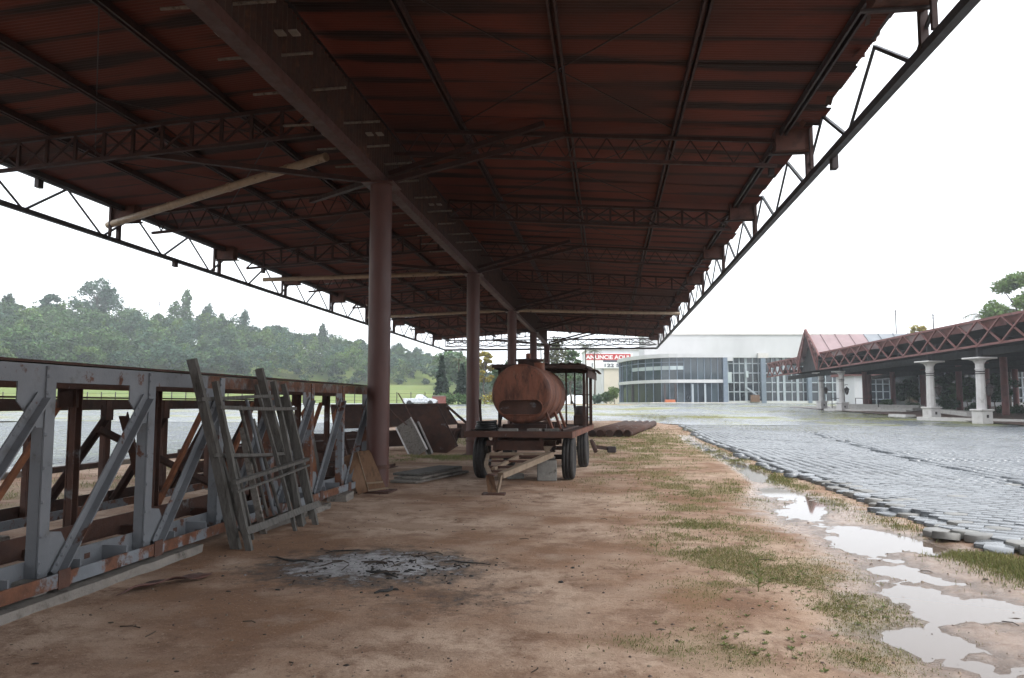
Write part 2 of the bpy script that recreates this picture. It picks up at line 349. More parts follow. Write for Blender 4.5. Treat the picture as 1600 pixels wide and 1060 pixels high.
def ground_mat():
    m = bpy.data.materials.new('ground_dirt'); m.use_nodes = True; t = m.node_tree; N = t.nodes; L = t.links; b = N['Principled BSDF']
    pos = N.new('ShaderNodeNewGeometry').outputs['Position']
    def nz(sc, det=6, ro=.6, st=None):
        n = N.new('ShaderNodeTexNoise'); n.inputs['Scale'].default_value = sc; n.inputs['Detail'].default_value = det; n.inputs['Roughness'].default_value = ro
        if st: 
            mp = N.new('ShaderNodeMapping'); mp.inputs['Scale'].default_value = st; L.new(pos, mp.inputs[0]); L.new(mp.outputs[0], n.inputs[0])
        else: L.new(pos, n.inputs['Vector'])
        return n.outputs[0]
    def rng(v, a, bb, c=0., d=1.):
        r = N.new('ShaderNodeMapRange'); r.inputs[1].default_value = a; r.inputs[2].default_value = bb; r.inputs[3].default_value = c; r.inputs[4].default_value = d; L.new(v, r.inputs[0]); return r.outputs[0]
    def mixc(f, a, bb):
        x = N.new('ShaderNodeMix'); x.data_type = 'RGBA'; L.new(f, x.inputs[0])
        for v, i in ((a, 6), (bb, 7)):
            if isinstance(v, tuple): x.inputs[i].default_value = (*v, 1)
            else: L.new(v, x.inputs[i])
        return x.outputs[2]
    def mth(op, a, bb):
        x = N.new('ShaderNodeMath'); x.operation = op
        for v, i in ((a, 0), (bb, 1)):
            if isinstance(v, (int, float)): x.inputs[i].default_value = v
            else: L.new(v, x.inputs[i])
        return x.outputs[0]
    at_ = N.new('ShaderNodeAttribute'); at_.attribute_name = 'zone'; sp = N.new('ShaderNodeSeparateColor'); L.new(at_.outputs['Color'], sp.inputs[0])
    ash, wet, lawn = sp.outputs
    col = mixc(rng(nz(.42, 6), .42, .58), (.50, .365, .275), (.265, .15, .09))
    col = mixc(rng(nz(2.2, 9, .72), .46, .64), col, (.20, .112, .070))
    col = mixc(rng(nz(1.1, 6, .6), .55, .75), col, (.52, .385, .29))
    col = mixc(rng(nz(16, 6, .7), .56, .74), col, (.17, .11, .078))
    col = mixc(rng(nz(90, 3, .7), .58, .70), col, (.15, .10, .07))
    col = mixc(rng(nz(38, 4, .7), .60, .76), col, (.56, .44, .35))
    n1 = nz(5, 8, .75); am = mth('ADD', ash, rng(n1, .2, .8, -.42, .42))
    col = mixc(rng(am, .22, .55), col, (.085, .066, .056))
    acol = mixc(rng(nz(9, 8, .75), .34, .56), (.20, .195, .195), (.40, .40, .415)); acol = mixc(rng(nz(6, 7, .7), .60, .68), acol, (.55, .55, .57))
    col = mixc(rng(am, .52, .72), col, acol)
    wm = rng(mth('ADD', wet, rng(nz(3, 5), .2, .8, -.3, .3)), .35, .7)
    col = mixc(rng(wm, 0, 1, 0, .75), col, mixc(rng(nz(7, 6, .7), .4, .65), (.43, .335, .275), (.29, .20, .15)))
    lc = mixc(rng(nz(.12, 5), .35, .65), (.115, .175, .035), (.17, .19, .05)); lc = mixc(rng(nz(2, 5), .5, .75), lc, (.08, .12, .03))
    col = mixc(lawn, col, lc)
    ms = N.new('ShaderNodeAttribute'); ms.attribute_name = 'moss'
    mm = rng(mth('ADD', ms.outputs['Fac'], rng(nz(6, 7, .75), .2, .8, -.55, .55)), .2, 1.0, 0, .5)
    col = mixc(mm, col, mixc(rng(nz(3, 5), .35, .65), (.25, .20, .10), (.16, .155, .06)))
    dpn = N.new('ShaderNodeAttribute'); dpn.attribute_name = 'damp'; hd_ = N.new('ShaderNodeHueSaturation'); hd_.inputs['Value'].default_value = .55; L.new(col, hd_.inputs['Color']); col = mixc(dpn.outputs['Fac'], col, hd_.outputs[0])
    wm = mth('MAXIMUM', wm, dpn.outputs['Fac'])
    L.new(col, b.inputs['Base Color']); L.new(rng(wm, 0, 1, .92, .24), b.inputs['Roughness']); b.inputs['Specular IOR Level'].default_value = .3
    bp = N.new('ShaderNodeBump'); bp.inputs['Strength'].default_value = .9; bp.inputs['Distance'].default_value = .035
    L.new(mth('ADD', mth('MULTIPLY', nz(22, 8, .7), .5), mth('MULTIPLY', nz(70, 4, .7), .18)), bp.inputs['Height']); L.new(bp.outputs[0], b.inputs['Normal'])
    MATS['ground_dirt'] = m
ground_mat()
me = np_mesh('ground', V.reshape(-1, 3), [Q], 'ground_dirt', True)
at3 = me.attributes.new('damp', 'FLOAT', 'POINT'); at3.data.foreach_set('value', DP.ravel())
at2 = me.attributes.new('moss', 'FLOAT', 'POINT'); at2.data.foreach_set('value', MS.ravel())
ca = me.color_attributes.new('zone', 'FLOAT_COLOR', 'POINT'); cc = np.ones((nx * ny, 4), np.float32); cc[:, :3] = A.reshape(-1, 3); ca.data.foreach_set('color', cc.ravel())
tag(link('ground', me), kind='structure')
# standing water in the wash-out beside the paving
m = bpy.data.materials.new('water'); m.use_nodes = True; b = m.node_tree.nodes['Principled BSDF']
b.inputs['Base Color'].default_value = (.16, .12, .095, 1); b.inputs['Roughness'].default_value = .03; b.inputs['IOR'].default_value = 1.33; MATS['water'] = m
wv, wf = [], []
wys = np.arange(4.0, 38, .5)
for y in wys:
    c = -chan(0, y); wd = min(.95, smooth_w(y) * 1.5)
    wv += [(c - wd, y, WATER_Z), (c + min(wd, 4.05 - c), y, WATER_Z)]
wf = [(2 * i, 2 * i + 1, 2 * i + 3, 2 * i + 2) for i in range(len(wys) - 1)]
tag(link('puddle_water', np_mesh('puddle_water', wv, [wf], 'water')), kind='structure')
# ------------------------------------------------------------------ hexagon paving
HR = .172; HG = .0038                       # circumradius, half joint
def hex_xy(r, rot=0): return [(r * math.cos(R(60 * k + rot)), r * math.sin(R(60 * k + rot))) for k in range(6)]
def paver_mesh(name, m):
    r = HR - HG; T = hex_xy(r - .006); S_ = hex_xy(r)
    v = [(x, y, 0) for x, y in T] + [(x, y, -.005) for x, y in S_] + [(x, y, -.085) for x, y in S_]
    f6 = [tuple(range(6))]; f4 = [(i + 6, (i + 1) % 6 + 6, (i + 1) % 6, i) for i in range(6)] + [(i + 12, (i + 1) % 6 + 12, (i + 1) % 6 + 6, i + 6) for i in range(6)]
    return np_mesh(name, v, [f6, f4], m)
PMESH = [paver_mesh('paver', 'paver'), paver_mesh('paver', 'paver_dry')]
CRK = [(10.6, 41.6), (9.7, 33.3), (8.6, 24.5), (8.5, 21.9), (8.3, 18.1), (8.1, 16.3), (7.9, 12)]
def crack(y):
    for (x0, y0), (x1, y1) in zip(CRK, CRK[1:]):
        if y1 <= y <= y0: return x1 + (x0 - x1) * (y - y1) / (y0 - y1) + .25 * n3(y * 1.3, 2)
    return 99.
def edge_right(y): return 4.2 + .22 * n3(y * .55, 1.7) + .12 * n3(y * 1.9, 4) + (.35 * sst(10.2, 9.2, y)) + .05 * max(0, y - 30) * .4
def edge_left(y): return -13.35 + .15 * n3(y * .6, 8)
def hexes(x0, x1, y0, y1, inside, top):
    out = []; dx = HR * 1.5; dy = HR * math.sqrt(3)
    for i in range(int(x0 / dx), int(x1 / dx) + 1):
        for j in range(int(y0 / dy), int(y1 / dy) + 1):
            x, y = i * dx, (j + .5 * (i % 2)) * dy
            e = inside(x, y)
            if e > 0: out.append((x, y, top(x, y), e))
    return out
PT = .085
def top_r(x, y):
    z = terrain(x, y) + PT + .03 * n3(x * .35, y * .3, 2) + .012 * n3(x * 1.2, y * 1.2, 6)
    c = crack(y)
    if c < 90: z += .055 * (1 if x > c else 0) * sst(-.25, .15, n3(y * .35, 5)) * sst(4, .2, x - c) - .03 * math.exp(-((x - c + .3) / .5) ** 2)
    return z
def top_l(x, y): return terrain(x, y) + PT + .03 * n3(x * .35, y * .3, 2)
def make_paving(root, hx, n_single, camxy=(0, 0), fm_='paver'):
    hx.sort(key=lambda h: math.hypot(h[0] - camxy[0], h[1] - camxy[1])); far = []
    vis = 0
    for (x, y, z, e) in hx:
        D, u = camD(x, y)
        if D < 3: continue
        seen = abs(u / D) < .70
        near_edge = e < .35; tl = .09 if e < .2 else (.03 if e < .5 else .0025)
        rx, ry = random.gauss(0, tl), random.gauss(0, tl); rx = max(-.3, min(.3, rx)); ry = max(-.3, min(.3, ry))
        dz = random.gauss(0, .0017) - (random.random() * .05 if e < .25 else 0)
        if e < .3: x += random.gauss(0, .02); y += random.gauss(0, .02)
        if seen and vis < n_single:
            vis += 1
            W = Matrix.Translation((x, y, z + dz)) @ Matrix.Rotation(rx, 4, 'X') @ Matrix.Rotation(ry, 4, 'Y')
            link('paver', PMESH[1 if random.random() < (.3 if e < .6 else .06) else 0], W, root)
        elif D < 60 and (abs(u / D) < .85): far.append((x, y, z + dz, rx * .6, ry * .6))
    F_ = np.array(far, np.float32); h = np.array(hex_xy(HR - HG * 1.2), np.float32); n = len(F_)
    Vt = np.zeros((n, 12, 3), np.float32)
    for k in range(6):
        for q, dz in ((0, 0), (6, -.085)):
            Vt[:, k + q, 0] = F_[:, 0] + h[k, 0]; Vt[:, k + q, 1] = F_[:, 1] + h[k, 1]
            Vt[:, k + q, 2] = F_[:, 2] + dz + h[k, 1] * F_[:, 3] - h[k, 0] * F_[:, 4]
    base = (np.arange(n) * 12)[:, None]
    f6 = base + np.arange(6)[None]
    f4 = np.concatenate([base + np.array([[k + 6, (k + 1) % 6 + 6, (k + 1) % 6, k]]) for k in range(6)])
    o = link('distant_pavers', np_mesh('distant_pavers', Vt.reshape(-1, 3), [f6, f4], fm_), None, root); o['kind'] = 'stuff'
def bed(name, pts_fn, x0, x1, y0, y1, m, dz, sx=1.2, sy=1.2):
    X = np.arange(x0, x1 + sx, sx); Y = np.arange(y0, y1 + sy, sy); vs = np.array([(pts_fn(x, y), y, terrain(x, y) + dz) for y in Y for x in X])
    a, c = len(X), len(Y); J = np.arange(a * c).reshape(c, a); q = np.stack([J[:-1, :-1], J[:-1, 1:], J[1:, 1:], J[1:, :-1]], -1).reshape(-1, 4)
    return tag(link(name, np_mesh(name, vs, [q], m, True)), kind='structure')
def far_paving_mat():
    m = mat('paving_far', (.175, .19, .21), (.12, .135, .15), .9, .25, patches=[((.19, .20, .07), .30, .50, .58), ((.22, .22, .075), .09, .52, .60)], bump=(20, .25, .01), spec=.6, r2=.8)
far_paving_mat()
br = bed('paved_yard', lambda x, y: max(x, edge_right(y) + .2), 4, 60, 4, 52, 'joint_soil', .03)
make_paving(br, hexes(3.6, 27, 5, 50, lambda x, y: x - edge_right(y) if not (x > 20 and y < 14) else -1, top_r), 300)
bl = bed('paved_yard', lambda x, y: min(x, edge_left(y) - .2), -70, -13, 4, 52, 'joint_soil', .03)
make_paving(bl, hexes(-40, -13, 8, 50, lambda x, y: edge_left(y) - x, top_l), 60, (0, 0), 'paver_wet')
def plaza_end(x): return (106 + .122 * x) / .9925 + (22 * sst(3, 12, x))
X_ = np.arange(-95, 76, 2.); T_ = np.linspace(0, 1, 40); vs = []
for t in T_:
    for x in X_:
        y = 49.4 + (plaza_end(x) - 49.4) * t; mid = -13.5 < x < 4.5; y += (9 + 2.5 * n3(x * .4, 3)) * (1 - t) ** 3 if mid else 0; vs.append((x, y, terrain(x, y) + (.095 if not mid else (-.14 if t == 0 else .03))))
J = np.arange(len(X_) * 40).reshape(40, -1); q = np.stack([J[:-1, :-1], J[:-1, 1:], J[1:, 1:], J[1:, :-1]], -1).reshape(-1, 4)
tag(link('paved_plaza', np_mesh('paved_plaza', vs, [q], 'paving_far', True)), kind='structure')
# dark kerb edge of the left yard
kb = thing('yard_kerb', 'low dark kerb edging the pale paved yard beyond the bridge girders', 'kerb', (-13.2, 20, 0))
for k in range(24):
    y = 6 + k * 1.5; MB().box((-13.22 + .03 * math.sin(k * 5), y + .72, .045), (.14, 1.46, .17), None, .015).build('kerb_stone', 'rust_dark' if k % 3 else 'concrete', kb)
# ------------------------------------------------------------------ the big open canopy
XC, XR, XL = -4.3, 3.75, -12.35
Y0, Y1 = -22.2, 58.2; BAY = 5.2
def zr(x): return 7.08 - .072 * abs(x - XC)
cn = thing('steel_canopy', 'long open steel canopy with dark red corrugated roof on a row of round columns', 'canopy', (XC, 24, 0))
def sheet_mat():
    m = bpy.data.materials.new('roof_sheet'); m.use_nodes = True; t = m.node_tree; N = t.nodes; L = t.links; b = N['Principled BSDF']
    tc = N.new('ShaderNodeTexCoord').outputs['Object']; pos = N.new('ShaderNodeNewGeometry').outputs['Position']
    sx = N.new('ShaderNodeSeparateXYZ'); L.new(tc, sx.inputs[0])
    def nz(sc, st, src=pos, det=5):
        mp = N.new('ShaderNodeMapping'); mp.inputs['Scale'].default_value = st; L.new(src, mp.inputs[0]); n = N.new('ShaderNodeTexNoise'); n.inputs['Scale'].default_value = sc; n.inputs['Detail'].default_value = det; L.new(mp.outputs[0], n.inputs['Vector']); return n.outputs[0]
    def mth(op, a, bb=0.):
        x = N.new('ShaderNodeMath'); x.operation = op
        for v, i in ((a, 0), (bb, 1)):
            if isinstance(v, (int, float)): x.inputs[i].default_value = v
            else: L.new(v, x.inputs[i])
        return x.outputs[0]
    def rng(v, a, bb, c=0., d=1.):
        r = N.new('ShaderNodeMapRange'); r.inputs[1].default_value = a; r.inputs[2].default_value = bb; r.inputs[3].default_value = c; r.inputs[4].default_value = d; L.new(v, r.inputs[0]); return r.outputs[0]
    def mixc(f, a, bb):
        x = N.new('ShaderNodeMix'); x.data_type = 'RGBA'; L.new(f, x.inputs[0])
        for v, i in ((a, 6), (bb, 7)):
            if isinstance(v, tuple): x.inputs[i].default_value = (*v, 1)
            else: L.new(v, x.inputs[i])
        return x.outputs[2]
    col = mixc(rng(nz(.7, (1, 1, 1)), .3, .7), (.150, .040, .026), (.100, .029, .021))
    lap = mth('ADD', mth('ABSOLUTE', sx.outputs[1]), rng(nz(1.0, (.35, 2.2, 1)), .25, .75, -.17, .17))
    lap = mth('ADD', lap, rng(nz(.35, (.6, 1, 1)), .3, .7, -.12, .08))
    col = mixc(rng(lap, .23, .33), col, (.026, .016, .015))
    col = mixc(rng(nz(1.6, (.4, 2.5, 1), det=7), .60, .72), col, (.055, .028, .022))
    col = mixc(rng(nz(.25, (1, 1, 1)), .50, .68), col, (.06, .026, .021))
    L.new(col, b.inputs['Base Color']); b.inputs['Roughness'].default_value = .65; b.inputs['Specular IOR Level'].default_value = .3
    MATS['roof_sheet'] = m
sheet_mat()
SW = .80
def corr(L, W, wl=.076, amp=.011, seg=4, lap=.05):
    n = int(round((W + lap) / wl)) * seg; vs = []
    for i in range(n + 1):
        y = -W / 2 + (W + lap) * i / n; z = amp * math.cos(2 * math.pi * y / wl); vs += [(0, y, z), (L * .5, y, z - .004), (L, y, z)]
    fs = []
    for i in range(n):
        for k in range(2): fs.append((i * 3 + k, i * 3 + k + 1, i * 3 + k + 4, i * 3 + k + 3))
    return vs, fs
Ls = 8.02
sm_ = np_mesh('roof_sheet', *[(lambda v, f: (v, [f]))(*corr(Ls, SW))][0], 'roof_sheet', True)
nsh = int((Y1 - Y0) / SW)
for i in range(nsh):
    y = Y0 + .4 + i * SW
    for sg in (1, -1):
        sl_ = math.atan(.072)
        W = Matrix.Translation((XC + sg * (.03 + .0), y, 7.08 + .075 + (.004 if i % 2 else 0))) @ Matrix.Rotation(0 if sg > 0 else math.pi, 4, 'Z') @ Matrix.Rotation(sl_ + random.gauss(0, .0006), 4, 'Y') 
        L_ = link('roof_sheet', sm_, W @ Matrix.Diagonal((1 + random.gauss(0, .004), 1, 1, 1)), cn)
MB().prism([(-.35, 0), (0, .05), (.35, 0), (.35, .012), (0, .062), (-.35, .012)], (XC, Y0, 7.17), (XC, Y1, 7.17)).build('ridge_cap', 'dark_steel', cn)
PX = [-2.72, -.66, 1.31, 3.22, -6.55, -8.45, -10.2, -12.0]
for x in PX:
    p = MB(); z = zr(x)
    for s_ in (-1, 1): p.box((x + s_ * .045, (Y0 + Y1) / 2, z), (.035, Y1 - Y0, .11))
    p.build('purlin', 'dark_steel' if abs(x - 3.22) < .1 or x < -11.5 else 'red_steel', cn)
# centre beam, hung corrugated web and cross battens
MB().box((XC, (Y0 + Y1) / 2, 5.955), (.21, Y1 - Y0, .15)).build('centre_beam', 'beam_steel', cn)
for i in range(40):
    y = Y0 + i * 2.3; v = []; n = 60
    if y + 2.3 > Y1: break
    for k in range(n + 1):
        yy = y + 2.29 * k / n; xx = XC + .05 * (1 if (k // 2) % 2 else -1) * .45 + .004 * (i % 2); v += [(xx, yy, 6.035), (xx, yy, 7.10)]
    link('web_sheet', np_mesh('web_sheet', v, [[(2 * k, 2 * k + 2, 2 * k + 3, 2 * k + 1) for k in range(n)]], 'rust_dark'), None, cn)
for i in range(13):
    y = 8.2 + i * 1.22 + random.uniform(-.12, .12)
    ubar('batten', (XC - .95 + random.uniform(-.12, .1), y, 6.29), (XC + .52 + random.uniform(-.1, .12), y + random.uniform(-.05, .05), 6.31), .045, .04, 'wood_board', cn, rnd=True)
    if i in (1, 4, 8, 13):
        for dx in (-.55, .22, .40): MB().box((XC + dx, y - .5 + .1 * dx, 6.36), (.11, .15, .02), Matrix.Rotation(0, 4, 'X')).build('clip_plate', 'concrete', cn)
# columns
for k in range(-3, 5):
    y = 14.2 + 10.4 * k
    c = MB().tube([(XC, y, -.25), (XC, y, 5.86)], .212, 28).build('column', 'column_paint', cn)
    MB().box((XC, y, 5.868), (.62, .62, .022)).build('cap_plate', 'column_paint', c)
    MB().box((XC, y, terrain(XC, y) + .012), (.62, .62, .035), None, .008).build('base_plate', 'rust_brown', c)
    MB().lathe([(.232, 0), (.232, .07), (.214, .075)], Matrix.Translation((XC, y, terrain(XC, y) + .43)), 28).build('weld_collar', 'rust_brown', c)
# cross trusses, one per half bay line on each side: light zigzag ones and cross-braced ones by turns
def cross_truss(y, sg, xb, d=.46):
    xa, xe = XC + sg * .25, (XR - .62 if sg > 0 else XL + 1.0); n = 12 if xb else 14
    z = lambda x: zr(x) - .11
    tr = MB().bar((xa, y, z(xa)), (xe, y, z(xe)), .07, .06).build('cross_truss', 'red_steel', cn)
    ubar('bottom_chord', (xa, y, z(xa) - d), (xe, y, z(xe) - d), .075, .06, 'red_steel', tr)
    for i in range(n):
        x0 = xa + (xe - xa) * i / n; x1 = xa + (xe - xa) * (i + 1) / n
        if xb:
            ubar('post', (x0, y, z(x0) - .03), (x0, y, z(x0) - d + .03), .055, .055, 'red_steel', tr)
            if i % 2: ubar('diagonal', (x0, y + .02, z(x0) - .03), (x1, y + .02, z(x1) - d + .03), .035, .035, 'red_steel', tr)
            else: ubar('diagonal', (x0, y - .02, z(x0) - d + .03), (x1, y - .02, z(x1) - .03), .035, .035, 'red_steel', tr)
            if y < 22: ubar('diagonal', (x0, y + .05, z(x0) - (d - .03 if i % 2 else .03)), (x1, y + .05, z(x1) - (.03 if i % 2 else d - .03)), .03, .03, 'red_steel', tr)
        else:
            xm = (x0 + x1) / 2
            ubar('diagonal', (x0, y, z(x0) - .03), (xm, y, z(xm) - d + .03), .022, .022, 'red_steel', tr)
            ubar('diagonal', (xm, y, z(xm) - d + .03), (x1, y, z(x1) - .03), .022, .022, 'red_steel', tr)
for k in range(-6, 9):
    cross_truss(14.2 + BAY * k - (1.0 if k == -1 else 0), 1, k % 2 == 1)
    if k > -6: cross_truss(12.7 + 5.15 * k, -1, k % 2 == 0, .52)
    if k % 2 == 0:
        y = 14.2 + BAY * k
        for a, b_ in (((XC + .15, y, 5.95), (-.75, y - .02, 6.72)), ((XC + .15, y + .02, 6.10), (-1.1, y - .35, 6.83)), ((XC - .15, y, 5.95), (-8.6, y - 1.45, 6.22)), ((XC - .15, y, 5.98), (-7.0, y + 3.2, 6.5))):
            ubar('strut', a, b_, .11, .09, 'red_steel', cn)
# thin bracing rods under the sheets
for k in range(-1, 8):
    for (xa, xb_) in ((-2.7, 1.3), (-6.6, -10.2)):
        y = 9.0 + BAY * k
        for q in (0, 1): ubar('tie_rod', (xa, y + q * 5, zr(xa) - .02), (xb_, y + 5 - q * 5, zr(xb_) - .02), .016, .016, 'dark_steel', cn)
# eave trusses along both long edges
for sg, X in ((1, XR), (-1, XL)):
    zt, zb = 6.60, 5.78
    et = MB().bar((X, Y0, zb), (X, Y1, zb), .115 if sg > 0 else .10, .115 if sg > 0 else .10).build('eave_truss', 'eave_steel', cn)
    if sg < 0: ubar('top_chord', (X + .05, Y0, zt + .0), (X + .05, Y1, zt), .08, .10, 'dark_steel', et)
    else: ubar('top_chord', (X - .10, Y0, zt + .06), (X - .10, Y1, zt + .06), .08, .07, 'dark_steel', et)
    pn = 2.6; y = Y0 + .55
    while y < Y1 - pn:
        dd = .05 if sg > 0 else .046
        ubar('diagonal', (X, y, zb), (X, y + pn / 2, zt), dd, dd, 'eave_steel', et)
        ubar('diagonal', (X, y + pn / 2, zt), (X, y + pn, zb), dd * .75, dd * .75, 'eave_steel', et)
        y += pn
    # ends of the cross trusses: brown boxed plates
    for k in range(-6, 9):
        yb = (14.2 + BAY * k) if sg > 0 else (17.75 + 5.15 * (k - 1))
        if yb > Y1 - 1: continue
        p = MB(); xi = X - sg * .68
        p.box(((X + xi) / 2, yb, 6.50), (.64, .30, .56)); bx_ = p.build('gutter_box', 'plate_brown', cn)
        ubar('post', (X - sg * .02, yb + .2, zb), (X - sg * .02, yb + .2, 6.85), .09, .09, 'red_steel', bx_)
        ubar('post', (X - sg * .06, yb - .2, zb + .05), (X - sg * .06, yb - .2, 6.80), .06, .06, 'red_steel', bx_)
        ubar('ledge', (xi - sg * .1, yb + .02, 6.20), (X, yb + .02, 6.20), .06, .03, 'dark_steel', bx_)
    # torn soffit plates under the gutter, ragged along the outer edge
    y = Y0; q = 0
    while y < Y1 - 1.3:
        L_ = 1.3; n = 14; v = []; f = []; q += 1
        gap = random.random()
        xi = X - sg * .62; wdt = .58 if sg > 0 else .66
        for k in range(n + 1):
            yy = y + L_ * k / n
            e = wdt + .05 * n3(yy * 2.2, sg * 3, 1) + .07 * n3(yy * 6, sg * 5, 2)
            near = min(abs(((yy - (14.2 if sg > 0 else 17.75)) + BAY / 2) % BAY - BAY / 2), 9)
            if near < .9: e -= (.9 - near) * .38 * (.6 + .8 * abs(n3(yy * 4, 9)))
            e = max(.06, e); zz = 6.66 + .012 * n3(yy * 3, 7)
            v += [(xi, yy, zz), (xi + sg * e * .6, yy, zz - .005), (xi + sg * e, yy, zz - .02 + .04 * n3(yy * 7, 3)), (xi + sg * e, yy, zz + .02)]
        for k in range(n):
            for j in range(3): f.append((4 * k + j, 4 * k + 4 + j, 4 * k + 5 + j, 4 * k + 1 + j))
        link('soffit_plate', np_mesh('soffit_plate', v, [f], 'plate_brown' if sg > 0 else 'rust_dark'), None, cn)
        if random.random() < .35 and y > 8:
            yy = y + random.uniform(.2, 1.1); xo = xi + sg * random.uniform(.1, .5)
            MB().box((0, 0, 0), (.10, .16 + random.random() * .15, .006), Matrix.Translation((xo, yy, 6.56)) @ Matrix.Rotation(random.uniform(-.9, .9), 4, 'X') @ Matrix.Rotation(random.uniform(-.9, .9), 4, 'Y')).build('loose_flake', random.choice(['plate_brown', 'concrete_pale', 'rust_dark']), cn)
        y += L_
# lamp bracket stubs hanging from the eaves
for (x, y, z) in ((XL + .05, 15.1, 6.47), (XL, 20.6, 5.70), (XR + .06, 13.1, 5.66), (XL + .05, 26.2, 6.47), (XR - .3, 16.2, 6.5)):
    MB().box((x, y, z), (.10, .16, .22)).build('bracket', 'dark_steel', cn)
# far end frame
ef = MB().bar((XL, Y1, 5.78), (XR, Y1, 5.78), .13, .13).build('end_truss', 'dark_steel', cn)
ubar('top_chord', (XL, Y1, 6.5), (XR, Y1, 6.5), .09, .09, 'dark_steel', ef); ubar('middle_chord', (XL, Y1, 6.06), (XR, Y1, 6.06), .07, .07, 'dark_steel', ef)
for i in range(16):
    x0 = XL + (XR - XL) * i / 16; x1 = XL + (XR - XL) * (i + 1) / 16
    ubar('diagonal', (x0, Y1, 6.06), (x1, Y1, 6.5), .05, .05, 'dark_steel', ef); ubar('diagonal', (x1, Y1 + .03, 6.06), (x0, Y1 + .03, 6.5), .05, .05, 'dark_steel', ef)
    ubar('post', (x0, Y1, 6.06), (x0, Y1, 6.5), .05, .05, 'dark_steel', ef)
for i in range(4):
    x0 = XL + (XR - XL) * i / 4; x1 = XL + (XR - XL) * (i + 1) / 4; xm = (x0 + x1) / 2
    ubar('brace', (x0, Y1, 6.06), (xm, Y1, 5.78), .045, .045, 'dark_steel', ef); ubar('brace', (xm, Y1, 5.78), (x1, Y1, 6.06), .045, .045, 'dark_steel', ef)
# pale drain pipes slung below the roof
def drain(a, b_, r, sag=.0):
    a, b_ = Vector(a), Vector(b_); p = MB(); n = 10
    p.tube([a.lerp(b_, i / n) - Vector((0, 0, sag * math.sin(math.pi * i / n))) for i in range(n + 1)], r, 12)
    for t in (.34, .62, .86):
        c = a.lerp(b_, t) - Vector((0, 0, sag * math.sin(math.pi * t))); d = (b_ - a).normalized(); p.tube([c - d * .06, c + d * .06], r * 1.13, 12)
    o = p.build('drain_pipe', 'pipe_pale', cn)
drain((-12.45, 17.7, 6.14), (-5.35, 14.0, 6.42), .085)
drain((-12.1, 25.8, 6.05), (-4.9, 26.4, 6.24), .075)
drain((3.6, 38.2, 6.06), (-4.5, 35.2, 5.98), .075)
drain((-12.1, 38.0, 6.05), (-4.6, 36.2, 6.1), .07)
